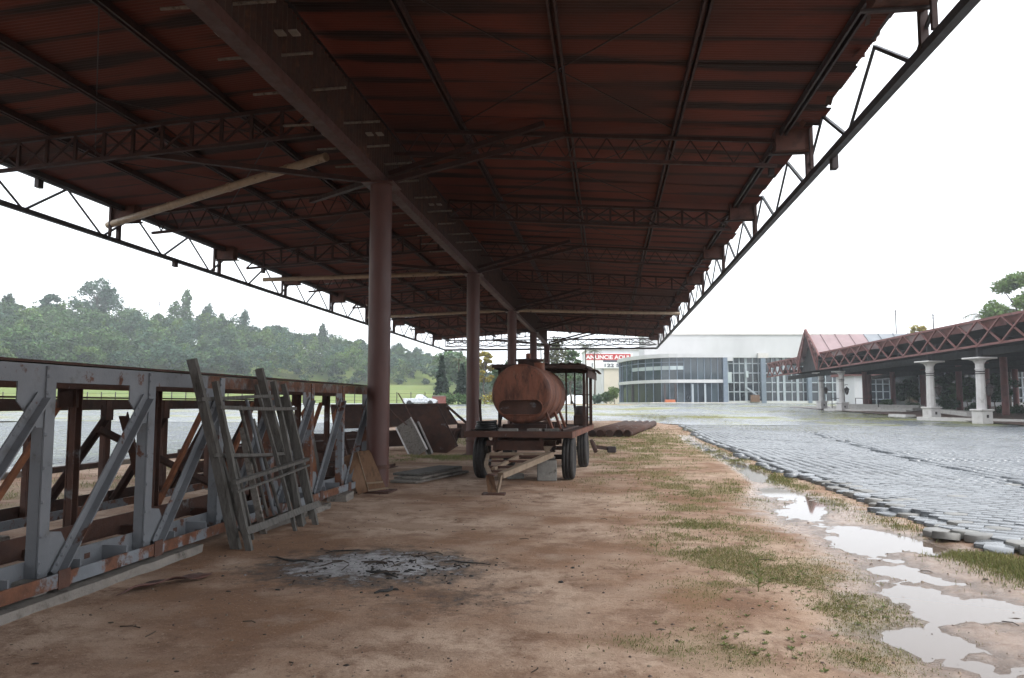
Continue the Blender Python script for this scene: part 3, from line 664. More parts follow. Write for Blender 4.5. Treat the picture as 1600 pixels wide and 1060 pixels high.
# ------------------------------------------------------------------ steel bridge girders lying on the left
VY = [1.6 + 1.468 * k for k in range(10)]
def girder(root, X, z0, z1, ml, mv, md, face=1, gus=True, chord=True, dw=.088, vw=.115, cd=.10):
    Y_a, Y_b = VY[0] - .4, VY[-1] + .45
    zc = z1 - .105
    if chord:
        Ym = 8.6; tc = MB().box((X, (Y_a + Ym) / 2, zc), (.022, Ym - Y_a, .15)).build('top_chord', ml, root); MB().box((X, (Y_b + Ym) / 2, zc), (.022, Y_b - Ym, .15)).build('top_chord', 'rust_mix' if gus else ml, root)
        MB().box((X - face * .05, (Y_a + Y_b) / 2, z1 - .008), (.16, Y_b - Y_a, .022)).build('top_flange', 'rust_dark', tc)
        MB().box((X - face * .10, (Y_a + Y_b) / 2, zc + .0), (.018, Y_b - Y_a, .15)).build('inner_plate', 'rust_brown', tc)
        bc = MB().box((X + face * .16, (Y_a + Y_b) / 2, z0 + .055), (.020, Y_b - Y_a, .115)).build('bottom_chord', 'grey_paint_worn' if face > 0 else ml, root)
        MB().box((X + face * .01, (Y_a + Y_b) / 2, z0 + .012), (.28, Y_b - Y_a, .02)).build('bottom_flange', ml, bc)
        MB().box((X - face * .11, (Y_a + Y_b) / 2, z0 + .11), (.02, Y_b - Y_a, .20)).build('web_plate', ml, bc)
    for i, y in enumerate(VY):
        # vertical: a channel with its back to the viewer and two flanges
        v = MB(); v.box((X + face * .018, y, (z0 + z1) / 2 - .01), (.014, vw, z1 - z0 - .07)); v.box((X - face * cd * .45, y + vw / 2 - .008, (z0 + z1) / 2), (cd, .014, z1 - z0 - .09)); v.box((X - face * cd * .45, y - vw / 2 + .008, (z0 + z1) / 2), (cd, .014, z1 - z0 - .09))
        vo = v.build('vertical', mv if not gus or i < 6 else 'grey_paint_worn', root)
        rv = MB()
        for z in [z1 - .06, z1 - .13, z1 - .27, z1 - .35] + [z0 + .42 + q * .28 for q in range(4)] + [z0 + .12, z0 + .2]:
            for dy in (-.045,): rv.lathe([(.017, 0), (.014, .008), (.0, .012)], Matrix.Translation((X + face * .025, y + dy, z)) @ Matrix.Rotation(face * math.pi / 2, 4, 'Y'), 8)
        if gus: rv.build('rivets', mv, vo)['kind'] = 'stuff'
        if i:
            a = Vector((X, VY[i - 1] + .16, z0 + .13)); b_ = Vector((X, y - .22, z1 - .40)); d = (b_ - a).normalized(); n = Vector((0, -d.z, d.y))
            pr = MB(); o_ = Vector((face * .030, 0, 0))
            pr.bar(a - d * .06 + o_, b_ + d * .14 + o_, dw, .014, (1, 0, 0)); k = n * (-dw / 2 + .007)
            pr.bar(a - d * .06 + o_ + k + Vector((face * .04, 0, 0)), b_ + d * .14 + o_ + k + Vector((face * .04, 0, 0)), .014, .08, (1, 0, 0))
            do = pr.build('diagonal', md if isinstance(md, str) else md[i % len(md)], root)
            rv = MB()
            for base, sgn in ((a, 1), (b_, -1)):
                for q in range(4):
                    c = base + d * (sgn * (.02 + q * .085)) + n * .022; rv.lathe([(.018, 0), (.015, .009), (0, .013)], Matrix.Translation((X + face * .037, c.y, c.z)) @ Matrix.Rotation(face * math.pi / 2, 4, 'Y'), 8)
            if gus: rv.build('rivets', 'grey_paint', do)['kind'] = 'stuff'
        if chord and gus:
            g = MB(); yb = y + .02; t = X + face * .004
            P = [(y - .36, z1 - .17), (y + .03, z1 - .17), (y + .03, z1 - .56), (y - .13, z1 - .56), (y - .36, z1 - .34)]
            Pb = [(y - .05, z0 + .1), (y + .36, z0 + .1), (y + .36, z0 + .20), (y + .22, z0 + .42), (y - .05, z0 + .46)]
            for P_ in (P, Pb):
                g = MB(); g.add([(t + .006, a_, b__) for a_, b__ in P_] + [(t - .006, a_, b__) for a_, b__ in P_], [(0, 1, 2, 3, 4), (9, 8, 7, 6, 5)] + [(i_, i_ + 5, (i_ + 1) % 5 + 5, (i_ + 1) % 5) for i_ in range(5)]); g.build('gusset_plate', ml, root)
            for dy in (.30, .95):
                MB().box((X + face * .025, y + dy, z0 + .10), (.25, .016, .15)).build('stiffener', ml, root)
            if i % 1 == 0: MB().box((X + face * .172, y - .03 + .1 * (i % 2), z0 + .06), (.012, .14, .155)).build('splice_plate', 'rust_brown', root)
g1 = thing('bridge_girder', 'long grey painted steel truss girder with rust patches, resting on concrete slabs at the left', 'girder', (-4.7, 8, .12))
girder(g1, -4.70, .13, 2.01, 'grey_paint', 'grey_paint', 'grey_paint')
girder(g1, -5.55, .20, 1.98, 'rust_brown', 'rust_brown', ('rust',), face=-1, gus=False, dw=.06, vw=.11, cd=.06)
for i, y in enumerate(VY):
    ubar('cross_member', (-4.8, y + .73, .22), (-5.5, y + .73, .24), .08, .10, 'rust_brown', g1)
    MB().box((-5.53, y - .12, 1.72), (.02, .30, .22)).build('inner_gusset', 'rust_dark', g1)
g2 = thing('bridge_girder', 'dark rusted lower truss girder standing behind the grey one', 'girder', (-7.1, 8, .1))
girder(g2, -7.2, .16, 1.74, 'rust_dark', 'rust_brown', ('rust_dark',), face=1, gus=False, dw=.09, vw=.12, cd=.07)
for i, y in enumerate(VY): MB().box((-7.19, y - .02, 1.52), (.02, .26, .22)).build('gusset_plate', 'rust_dark', g2)
for y in (2.2, 8.0, 14.2):
    s_ = link('sleeper_block', MB().box((-7.2, y, .07), (.9, .3, .17), None, .02).mesh('sleeper_block', 'concrete'))
    tag(s_, 'rough concrete block under the dark rear girder at its %s' % {2.2: 'near end', 8.0: 'middle', 14.2: 'far end'}[y], 'concrete block', 'blocks under the rear girder')
# concrete slabs the grey girder rests on
def rough_slab(name, p0, p1, w, h, m, label, cat, seed=0, group=None):
    M, L = frame(p0, p1); n = 22; P = []; mb = MB(); ring = [(-w / 2, 0), (w / 2, 0), (w / 2, h), (-w / 2, h)]
    for i in range(n + 1):
        z = L * i / n; r = []
        for k, (x, y) in enumerate(ring):
            r.append(M @ Vector((x + (.03 * n3(z * 3, k * 4, seed) if x else 0) * w * 3, y + .015 * n3(z * 4, k * 7, seed + 3), z + (.05 * n3(k * 3, seed, 4) if i in (0, n) else 0))))
        P += r
    fs = [(i * 4 + k, i * 4 + (k + 1) % 4, i * 4 + 4 + (k + 1) % 4, i * 4 + 4 + k) for i in range(n) for k in range(4)] + [(3, 2, 1, 0), (n * 4, n * 4 + 1, n * 4 + 2, n * 4 + 3)]
    mb.add(P, fs); return tag(mb.build(name, m), label, cat, group)
rough_slab('concrete_slab', (-4.72, 3.2, -.01), (-4.72, 8.25, .0), .46, .085, 'concrete', 'long broken concrete slab on the ground under the near end of the grey girder', 'concrete slab', 1)
rough_slab('concrete_slab', (-4.6, 9.6, -.01), (-4.55, 11.9, .0), .40, .09, 'wood_board', 'short worn slab under the grey girder beside the ladder feet', 'slab', 5)
tag(MB().box((0, 0, .06), (.34, .55, .13), Matrix.Translation((-4.55, 12.9, .0)) @ Matrix.Rotation(.1, 4, 'Z'), .01).build('timber_block', 'wood_board'), 'timber packing block under the far end of the grey girder', 'timber block')
tag(MB().box((0, 0, .06), (.30, .16, .12), Matrix.Translation((-4.75, 5.9, .085)), .01).build('packing_block', 'block_grey'), 'small grey packing block between the near slab and the girder', 'block')
# ------------------------------------------------------------------ two weathered ladders leaning on the girder
def pole(p0, p1, w, h, seed, taper=.9, up=(0, 1, 0)):
    M, L = frame(p0, p1, up); n = 9; mb = MB(); P = []
    for i in range(n + 1):
        t = i / n; s_ = 1 - (1 - taper) * t; bx, by = .012 * math.sin(t * 4 + seed), .014 * math.sin(t * 3.1 + seed * 2)
        for (x, y) in ((-.5, -.5), (.5, -.5), (.5, .5), (-.5, .5)): P.append(M @ Vector((x * w * s_ + bx, y * h * s_ + by, t * L)))
    fs = [(i * 4 + k, i * 4 + (k + 1) % 4, i * 4 + 4 + (k + 1) % 4, i * 4 + 4 + k) for i in range(n) for k in range(4)] + [(3, 2, 1, 0), (n * 4, n * 4 + 1, n * 4 + 2, n * 4 + 3)]
    return mb.add(P, fs)
def ladder(label, rails, rungs, w, thick, out):
    b0 = (Vector(rails[0][0]) + Vector(rails[1][0])) / 2
    t = thing('wooden_ladder', label, 'ladder', (b0.x, b0.y, 0), 0, 'old ladders leaning on the girder')
    for i, (a, b_) in enumerate(rails): pole(a, b_, w, thick, i * 2 + w * 50).build('rail', 'wood_grey', t)
    for r in rungs:
        q0, q1, d = r; a = Vector(rails[0][0]).lerp(Vector(rails[0][1]), q0); b_ = Vector(rails[1][0]).lerp(Vector(rails[1][1]), q1); e = (b_ - a).normalized() * .09
        pole(a - e + Vector((out, 0, 0)), b_ + e + Vector((out, 0, 0)), d, d * .8, q0 * 9, 1.).build('rung', 'wood_grey', t)
    return t
ladder('tall thick-railed grey wooden ladder leaning behind the other ladder', [((-4.20, 8.50, -.02), (-4.56, 7.99, 2.14)), ((-4.18, 10.28, -.02), (-4.56, 9.71, 2.12))], [(.80, .82, .05), (.50, .47, .05)], .105, .07, .03)
ladder('slimmer grey wooden ladder with a thick low rung in front', [((-4.03, 8.44, -.02), (-4.40, 8.22, 1.90)), ((-3.96, 10.30, -.02), (-4.42, 10.12, 1.92))], [(.845, .83, .05), (.42, .46, .05), (.36, .42, .03), (.13, .14, .085)], .07, .06, .045)
tag(pole((-4.12, 8.62, -.02), (-4.5, 8.1, 1.75), .06, .05, 3).build('timber_pole', 'wood_grey'), 'thin weathered pole propped between the left rails of the ladders', 'pole')
tag(pole((-4.1, 10.12, -.02), (-4.46, 9.9, 1.95), .075, .06, 6).build('timber_pole', 'wood_grey'), 'weathered pole propped between the right rails of the ladders', 'pole')
# tubes and plates propped inside the girder
for i, (a, b_, m, lb) in enumerate([
    ((-4.42, 9.75, .18), (-4.50, 9.05, 1.62), 'wood_grey', 'thin grey tube leaning between the ladders, leftmost of three'),
    ((-4.40, 9.90, .18), (-4.49, 9.20, 1.70), 'grey_paint', 'thin grey tube leaning between the ladders, middle of three'),
    ((-4.36, 10.0, .18), (-4.48, 9.38, 1.45), 'wood_grey', 'thin grey tube leaning between the ladders, rightmost of three')]):
    tag(MB().tube([a, b_], .022, 8).build('steel_tube', m), lb, 'tube', 'tubes propped between the ladders')
def plate(a, b_, w, th, m, label, cat='plate', up=(0, 1, 0)):
    return tag(MB().bar(a, b_, w, th, up, .004).build('steel_plate', m), label, cat)
plate((-5.25, 11.1, .15), (-5.05, 10.35, 1.55), .03, .20, 'rust_brown', 'grey and rust flat bar leaning inside the girder behind the ladders')
plate((-5.25, 13.6, .15), (-5.1, 12.55, 1.55), .03, .20, 'rust', 'orange rusted plate leaning inside the girder left of the column')
plate((-5.3, 15.0, .15), (-5.1, 14.05, 1.5), .03, .22, 'rust', 'orange rusted plate leaning behind the far end of the girder')
plate((-5.3, 13.9, .15), (-5.25, 13.2, 1.2), .03, .22, 'wood_grey', 'grey board leaning low inside the far end of the girder')
# ------------------------------------------------------------------ bent tray leaning on the column
t = thing('bent_tray', 'bent brown sheet tray leaning against the foot of the front column', 'tray', (-4.4, 13.9, 0))
A_, B_, C_, D_ = Vector((-4.86, 13.85, .66)), Vector((-4.42, 13.95, .84)), Vector((-4.20, 13.80, .10)), Vector((-4.50, 13.70, .0))
P = [[A_.lerp(B_, u).lerp(D_.lerp(C_, u), v) + Vector((.07 * math.sin(math.pi * v) * (1 if u < .6 else .3), -.16 * math.sin(math.pi * v) * (1 - u), 0)) for v in [k / 10 for k in range(11)]] for u in (0, .2, .4, .6)]
MB().sheet(P, 4, 11).build('front_panel', 'wood_brown', t)
P2 = [[P[3][k] + Vector((.0, .012, 0)) * u + (Vector((.20, .10, .02)) + Vector((.10, 0, 0)) * (k / 10)) * u for k in range(11)] for u in (0, .5, 1)]
MB().sheet(P2, 3, 11).build('side_panel', 'wood_brown', t)
MB().tube([P[3][k] + Vector((.004, -.012, 0)) for k in range(11)], .009, 6).build('folded_edge', 'wood_pale', t)
ubar('batten', P2[0][8] + Vector((0, -.02, 0)), P2[2][8] + Vector((0, -.02, 0)), .03, .03, 'wood_pale', t); ubar('batten', P2[0][10] + Vector((0, -.02, .01)), P2[2][10] + Vector((.06, -.04, .04)), .035, .03, 'wood_pale', t)
# stack of boards beyond the column
for i, (z, dx, rz, m, lb) in enumerate([(.02, .05, .0, 'wood_board', 'lowest of three grey boards stacked right of the column'), (.075, -.02, .06, 'wood_board', 'middle of three grey boards stacked right of the column'), (.13, -.06, -.03, 'wood_grey', 'topmost of three grey boards stacked right of the column')]):
    tag(MB().box((0, 0, .025), (.62, 2.5 - .25 * i, .05), Matrix.Translation((-4.02 + dx + .1, 16.9 + .1 * i, z)) @ Matrix.Rotation(-.27 + rz, 4, 'Z') @ Matrix.Rotation(.01, 4, 'X'), .008).build('board', m), lb, 'board', 'stacked boards by the column')
# rusted hopper and grilles behind the column
t = thing('rusted_trough', 'dark rusted steel trough on its side behind the first column', 'trough', (-6.6, 27, 0), 0)
h = MB(); Pf = [(-8.9, 25.4), (-5.45, 29.0)]
def hp(s, off, z): 
    a, b_ = Vector((-9.2, 25.6, 0)), Vector((-5.75, 29.2, 0)); d = (b_ - a).normalized(); n = Vector((d.y, -d.x, 0)); return a + (b_ - a) * s + n * off + Vector((0, 0, z))
for nm, q in (('back_plate', [(0, -.5, 1.55), (.97, -.5, 1.60), (1.06, -.25, .85), (0, -.25, .78)]), ('lower_plate', [(0, .25, .62), (1.02, .25, .66), (1.0, .0, .12), (0, .0, .10)])):
    mb = MB(); c = [hp(*k) for k in q]; n = (c[1] - c[0]).cross(c[3] - c[0]).normalized() * .03; mb.add(c + [v + n for v in c], [(0, 1, 2, 3), (7, 6, 5, 4)] + [(i, i + 4, (i + 1) % 4 + 4, (i + 1) % 4) for i in range(4)]); mb.build(nm, 'rust_dark', t)
for nm, a, b_ in (('rim', (0, -.5, 1.58), (.98, -.5, 1.62)), ('end_bar', (.97, -.5, 1.6), (1.12, .25, .7)), ('shelf', (0, .25, .64), (1.03, .25, .68)), ('foot', (.95, .25, .7), (.93, .1, 0)), ('foot', (.1, .25, .7), (.1, .1, 0)), ('end_block', (1.0, .2, .62), (1.09, .2, .60))):
    ubar(nm, hp(*a), hp(*b_), .09 if nm != 'end_block' else .3, .09 if nm != 'end_block' else .55, 'rust_dark', t)
def grille(label, p0, p1, w, nb, m, mf):
    t = thing('slatted_panel', label, 'panel', (p0[0], p0[1], 0)); p0, p1 = Vector(p0), Vector(p1); M, L = frame(p0, p1, (0, 1, 0)); X = M.to_3x3() @ Vector((1, 0, 0))
    for s_ in (-1, 1): ubar('stile', p0 + X * (s_ * w / 2), p1 + X * (s_ * w / 2), .05, .05, mf, t, (0, 1, 0))
    for i in range(nb): q = p0.lerp(p1, (i + .5) / nb); ubar('slat', q - X * (w / 2), q + X * (w / 2), L / nb * .95, .02, m, t, M.to_3x3() @ Vector((0, 1, .25)))
grille('pale grey slatted panel leaning on the rusted trough', (-6.05, 24.6, 0), (-6.75, 25.2, 1.02), .62, 14, 'wood_board', 'column_white')
grille('narrow white edged slatted panel leaning beside the pale one', (-5.72, 24.7, 0), (-6.35, 25.3, 1.0), .18, 12, 'wood_grey', 'column_white')
grille('brown rusted grille leaning on the trough', (-5.35, 25.6, 0), (-6.2, 26.3, 1.35), .85, 16, 'rust_brown', 'rust_dark')
for i, (a, b_, lb) in enumerate([((-6.2, 24.9, .9), (-7.0, 25.4, 2.0), 'thin pale rod leaning up out of the trough'), ((-6.6, 25.0, .95), (-7.6, 25.6, 1.7), 'thin rusty rod leaning at a low angle on the trough')]):
    tag(MB().tube([Vector(a), Vector(b_)], .02, 6).build('rod', 'rust_brown'), lb, 'rod')
for k, (a, b_, lb) in enumerate([((-8.3, 14.6, .12), (-5.9, 19.6, .12), 'lowest rusty beam lying behind the far end of the girder'), ((-8.5, 14.8, .35), (-6.2, 19.9, .36), 'middle rusty beam lying behind the far end of the girder'), ((-8.7, 15.0, .60), (-6.4, 20.1, .62), 'topmost rusty beam lying behind the far end of the girder')]):
    tag(MB().bar(a, b_, .28, .22, (0, 0, 1), .01).build('steel_beam', 'rust_dark' if k != 1 else 'rust_brown'), lb, 'beam', 'beams piled behind the girder')

# more scrap heaped behind the column and beyond the girders
for k, (x, y, dx, dy, h, m, lb) in enumerate([(-7.7, 21.5, 1.5, .9, .75, 'rust_dark', 'open rusty steel bin behind the far end of the girders'), (-9.4, 19.5, 1.2, 1.0, .55, 'rust_brown', 'low rusty steel bin left of the taller bin behind the girders')]):
    t = thing('steel_bin', lb, 'bin', (x, y, 0), .4)
    M_ = WM[t.name]
    for nm, c, d_ in (('side', (-dx / 2, 0, h / 2), (.03, dy, h)), ('side', (dx / 2, 0, h / 2), (.03, dy, h)), ('side', (0, dy / 2, h / 2), (dx - .035, .03, h)), ('side', (0, -dy / 2, h / 2), (dx - .035, .03, h)), ('base', (0, 0, .04), (dx - .06, dy - .06, .03))): MB().box(c, d_).build(nm, m, t, W=M_)
    for s_ in (-1, 1): MB().box((0, s_ * dy / 2, h), (dx + .06, .07, .05)).build('rim', 'rust_dark', t, W=M_)
for k, (a, b_, lb) in enumerate([((-5.35, 16.1, .02), (-6.6, 18.6, 1.15), 'rusty angle bar propped up behind the first column'), ((-5.6, 15.4, .05), (-5.2, 18.8, .10), 'rusty angle bar lying on the dirt behind the first column'), ((-6.1, 12.2, .1), (-6.5, 9.2, 1.3), 'dark flat bar leaning between the two girders'), ((-6.3, 10.1, .1), (-5.75, 8.6, 1.5), 'rust red rod leaning between the two girders near the ladders'), ((-6.2, 7.2, .1), (-6.7, 5.6, 1.5), 'dark bar leaning between the two girders at the near end')]):
    p = MB(); p.bar(a, b_, .09, .012); M_, L_ = frame(a, b_); p.box((.04, .035, L_ / 2), (.012, .07, L_), M_); tag(p.build('angle_bar', 'rust_brown' if k % 2 else 'rust_dark'), lb, 'bar')

for k, (a, b_, w_, m, lb) in enumerate([((-4.30, 9.05, -.01), (-4.60, 8.75, 1.62), .06, 'wood_grey', 'thin board standing between the left ladder rails and the girder'), ((-4.34, 9.45, -.01), (-4.60, 9.35, 1.35), .085, 'wood_board', 'short wide board leaning on the girder behind the ladder rungs'), ((-4.2, 10.75, -.01), (-4.58, 10.45, 1.75), .07, 'wood_grey', 'grey board leaning on the girder just right of the ladders'), ((-4.28, 11.0, -.01), (-4.58, 10.95, 1.2), .10, 'rust_brown', 'short rusty board leaning on the girder right of the ladders'), ((-4.05, 9.75, -.01), (-4.52, 9.55, 1.9), .045, 'wood_grey', 'thin pole leaning through the middle of the ladder rungs')]):
    tag(pole(a, b_, w_, .035, k * 1.7).build('leaning_board', m), lb, 'board')
# ------------------------------------------------------------------ flat trailer
TR = thing('farm_trailer', 'rusty four wheeled flat trailer with a pale drawbar resting on the dirt', 'trailer', (-1.81, 17.15, 0), R(-3.4))
RM = WM[TR.name]
def tp(*p): return RM @ Vector(p)
dk = MB().box((-.03, 2.1, 1.02), (2.27, 5.8, .05)).build('deck', 'rust_dark', TR, W=RM)
def cband(x): return [(-.03, -.08), (.03, -.08), (.03, .08), (-.03, .08)]
for nm, a, b_, m in (('side_rail', (1.11, -.8, .99), (1.11, 5.0, .99), 'tank_rust'), ('side_rail', (-1.17, -.8, .99), (-1.17, 5.0, .99), 'rust_dark'), ('front_rail', (-1.19, -.82, 1.0), (1.14, -.82, 1.0), 'rust_brown'), ('rear_rail', (-1.19, 5.02, 1.0), (1.14, 5.02, 1.0), 'rust_dark')):
    ubar(nm, tp(*a), tp(*b_), .06, .13, m, TR)
for x in (-.55, .45): ubar('chassis_beam', tp(x, -.6, .90), tp(x, 4.9, .90), .09, .14, 'rust_dark', TR)
for y in (-.55, 0, .55, 2.9, 3.4, 3.9): ubar('cross_beam', tp(-.75, y, .80), tp(.75, y, .80), .10, .11, 'rust_brown', TR)
ubar('bolster', tp(-.62, -.5, .73), tp(.62, -.5, .73), .10, .17, 'rust_brown', TR)
for x in (-.58, .45): ubar('hanger', tp(x, -.62, .95), tp(x + .02, -.55, .66), .07, .05, 'rust_brown', TR)
MB().add([tp(.45, -.6, .86), tp(.78, -.6, .86), tp(.55, -.6, .56), tp(.45, -.54, .86), tp(.78, -.54, .86), tp(.55, -.54, .56)], [(0, 1, 2), (5, 4, 3), (0, 3, 4, 1), (1, 4, 5, 2), (2, 5, 3, 0)]).build('bracket_plate', 'wood_pale', TR)
for y in (0, 3.4): ubar('axle', tp(-.95, y, .48), tp(.95, y, .48), .10, .10, 'rust_dark', TR)
for y in (0, 3.4):
    for sx in (-1, 1):
        for q in range(3): ubar('leaf_spring', tp(sx * .62, y - .45 + .1 * q, .66 - .035 * q), tp(sx * .62, y + .45 - .1 * q, .66 - .035 * q), .06, .02, 'rust_dark', TR)
ty = MB().lathe([(.27, -.09), (.36, -.125), (.435, -.12), (.468, -.095), (.474, -.05), (.462, -.045), (.462, -.03), (.474, -.025), (.474, .025), (.462, .03), (.462, .045), (.474, .05), (.468, .095), (.435, .12), (.36, .125), (.27, .09)], None, 36).mesh('tyre', 'rubber')
rim = MB().lathe([(.275, -.09), (.25, -.10), (.235, -.05), (.10, -.02), (.10, .06), (.0, .07)], None, 24).mesh('rim', 'hub_metal')
for y in (0, 3.4):
    for sx in (-1, 1):
        W = RM @ Matrix.Translation((sx * .98, y, .468)) @ Matrix.Rotation(sx * math.pi / 2 + R(random.uniform(-1.5, 1.5)), 4, 'Y') @ Matrix.Rotation(random.random(), 4, 'Z')
        wh = link('wheel', ty, W, TR); link('rim', rim, W, wh)
        for k in range(6):
            a = k * math.pi / 3; MB().lathe([(.016, 0), (.016, .025), (0, .026)], W @ Matrix.Translation((.15 * math.cos(a), .15 * math.sin(a), -.01)), 6).build('wheel_nut', 'rust_brown', wh)
for nm, a, b_, wd, m in (('drawbar_arm', (-1.17, 16.35, .58), (-1.95, 14.15, .33), .12, 'wood_pale'), ('drawbar_arm', (-2.52, 16.35, .56), (-2.36, 15.0, .46), .07, 'wood_pale'), ('drawbar_arm', (-2.36, 15.0, .46), (-2.14, 14.15, .33), .07, 'wood_pale'), ('drawbar_rib', (-1.80, 16.35, .57), (-2.17, 14.75, .40), .07, 'wood_pale'),
                         ('drawbar_cross', (-2.48, 16.1, .54), (-1.26, 16.1, .56), .05, 'rust_brown'), ('drawbar_cross', (-2.43, 15.5, .50), (-1.48, 15.5, .49), .05, 'rust_brown'), ('drawbar_cross', (-2.34, 14.9, .43), (-1.68, 14.9, .42), .05, 'rust_brown'), ('drawbar_cross', (-2.26, 14.5, .38), (-1.84, 14.5, .37), .05, 'rust_brown'),
                         ('drawbar_cross', (-2.5, 16.4, .57), (-1.2, 16.4, .58), .09, 'wood_pale')):
    ubar(nm, a, b_, wd, wd * .9, m, TR)
cp = MB(); c0 = Vector((-2.08, 14.02, .30))
cp.add([(-2.22, 14.1, .34), (-2.06, 14.0, .34), (-1.98, 13.98, .02), (-2.16, 13.98, .02), (-2.24, 14.2, .32), (-2.08, 14.1, .32), (-2.00, 14.1, .02), (-2.18, 14.1, .02)], [(0, 1, 2, 3), (7, 6, 5, 4), (0, 4, 5, 1), (1, 5, 6, 2), (2, 6, 7, 3), (3, 7, 4, 0)]); cp.build('stand_leg', 'wood_brown', TR)
MB().bar((-1.93, 14.1, .34), (-1.99, 13.99, .0), .035, .05).build('stand_leg', 'wood_pale', TR)
MB().tube([(-2.1 + .07 * math.cos(k * math.pi / 6), 14.0 + .05 * math.sin(k * math.pi / 6), .36) for k in range(13)], .018, 6).build('tow_eye', 'rust_brown', TR)
MB().box((-2.05, 13.98, .015), (.42, .22, .05), None, .01).build('foot_plate', 'rust_brown', TR)
# open shed frame over the rear of the deck
for (x, y, wd) in ((1.07, 2.75, .07), (1.07, 4.9, .09), (-1.1, 2.6, .08), (-1.1, 4.9, .07), (.62, 2.7, .045), (.62, 4.9, .045), (1.07, 3.8, .05)):
    ubar('shed_post', tp(x, y, 1.05), tp(x, y, 2.62 - (.06 if x > 0 else 0)), wd, wd, 'rust_dark', TR)
nv = 60; v = []
for k in range(nv + 1):
    x = -1.25 + 2.62 * k / nv; z = 2.66 + .022 * math.cos(k * 1.35) - (.16 * sst(1.0, 1.37, x)) + .01 * math.sin(x * 2); v += [tp(x, 2.05, z - .02), tp(x, 3.6, z + .03), tp(x, 5.2, z - .01)]
link('shed_roof', np_mesh('shed_roof', v, [[(3 * k + j, 3 * k + 3 + j, 3 * k + 4 + j, 3 * k + 1 + j) for k in range(nv) for j in (0, 1)]], 'rust_dark'), None, TR)
for y in (2.1, 3.5, 5.1): ubar('shed_rafter', tp(-1.2, y, 2.60), tp(1.2, y, 2.56), .05, .09, 'rust_dark', TR)
for x in (-1.12, 1.12): ubar('shed_plate', tp(x, 2.1, 2.56), tp(x, 5.1, 2.56), .06, .08, 'rust_dark', TR)
MB().box((1.22, 3.6, 2.42), (.02, 3.0, .22), RM).build('shed_skirt', 'rust_dark', TR)
for z in (1.25, 1.55, 1.9): ubar('side_rung', tp(.64, 4.88, z), tp(1.07, 4.88, z), .03, .03, 'rust_dark', TR)
# ------------------------------------------------------------------ tank on the trailer
TK = thing('steel_tank', 'round rust red steel tank with an oval slot in its end, lying on the trailer', 'tank', tp(-.06, 1.3, 1.045), R(-3.4))
cx, cz, tr_, ty0 = -.06, 1.87, .665, -.30
HM = RM @ Matrix.Translation((cx, ty0, cz)) @ Matrix.Rotation(-math.pi / 2, 4, 'X')
body = MB().lathe([(.585, .0), (.625, .02), (.652, .07), (.665, .15), (.665, 1.02), (.672, 1.03), (.672, 1.07), (.665, 1.08), (.665, 2.1), (.672, 2.11), (.672, 2.15), (.665, 2.16), (.665, 3.05), (.62, 3.2), (.4, 3.28), (0, 3.3)], HM, 48)
body.f = [f for f in body.f if len(f) <= 4 or False]
bo = body.build('shell', 'tank_rust', TK)
hd = MB(); NA = 64; slz = -.30; sw, sh = .50, .165
def stad(a, k=1.):
    dx, dz = math.cos(a), math.sin(a); t0 = 0; hw = sw - sh
    lo, hi = 0, 2
    for _ in range(30):
        t = (lo + hi) / 2; qx, qz = abs(dx * t), abs(dz * t); d = math.hypot(max(0, qx - hw), qz)
        if d < sh * k: lo = t
        else: hi = t
    return dx * lo, dz * lo
inn, out, mid = [], [], []
for k in range(NA):
    a = 2 * math.pi * k / NA; x, z = stad(a); inn.append((x, z + slz))
    dx, dz = math.cos(a), math.sin(a); bq = dz * slz; t = -bq + math.sqrt(bq * bq - (slz * slz - .585 ** 2)); out.append((dx * t, slz + dz * t))
def hv(p, y): return RM @ Vector((cx + p[0], ty0 + y, cz + p[1]))
nrings = 5; rows = [[hv((i[0] + (o[0] - i[0]) * q / nrings, i[1] + (o[1] - i[1]) * q / nrings), -.035 * (1 - math.hypot(i[0] + (o[0] - i[0]) * q / nrings, i[1] + (o[1] - i[1]) * q / nrings) ** 2 / .585 ** 2)) for i, o in zip(inn, out)] for q in range(nrings + 1)]
vs = [p for r in rows for p in r]; hd.add(vs, [(q * NA + k, q * NA + (k + 1) % NA, (q + 1) * NA + (k + 1) % NA, (q + 1) * NA + k) for q in range(nrings) for k in range(NA)], True)
ho = hd.build('end_plate', 'tank_rust', TK)
pk = MB(); pk.add([hv(p, -.03) for p in inn] + [hv(p, .11) for p in inn], [(k, k + NA, (k + 1) % NA + NA, (k + 1) % NA) for k in range(NA)]); pk.add([hv(p, .11) for p in inn], [tuple(range(NA))]); pk.build('slot_recess', 'rust_brown', ho)
MB().tube([hv(p, -.035) for p in inn + inn[:1]], .014, 6, False).build('slot_rim', 'tank_rust', ho)
mh = MB().lathe([(.27, 0), (.27, .18), (.34, .185), (.34, .225), (0, .235)], RM @ Matrix.Translation((cx + .0, .95, cz + .60)), 28).build('manhole', 'rust_dark', TK)
MB().lathe([(.06, 0), (.06, .12), (.03, .14), (0, .14)], RM @ Matrix.Translation((cx - .02, .95, cz + .83)), 12).build('valve', 'tank_rust', mh)
MB().lathe([(.13, 0), (.13, .2), (.0, .2)], RM @ Matrix.Translation((cx + .27, .75, cz + .53)), 16).build('filler_neck', 'tank_rust', TK)
for (x0, z0, x1) in ((.47, 1.42, .66), (-.47, 1.42, -.62)):
    for y in (.25, 1.7, 2.7): ubar('saddle_leg', tp(cx + x0, y, z0 + .12), tp(cx + x1, y - .05, 1.045), .07, .05, 'tank_rust' if x0 > 0 else 'rust_dark', TK)
for y in (.3, 1.7, 2.7): MB().box((cx, y, 1.115), (1.0, .12, .14), RM).build('saddle', 'rust_dark', TK)
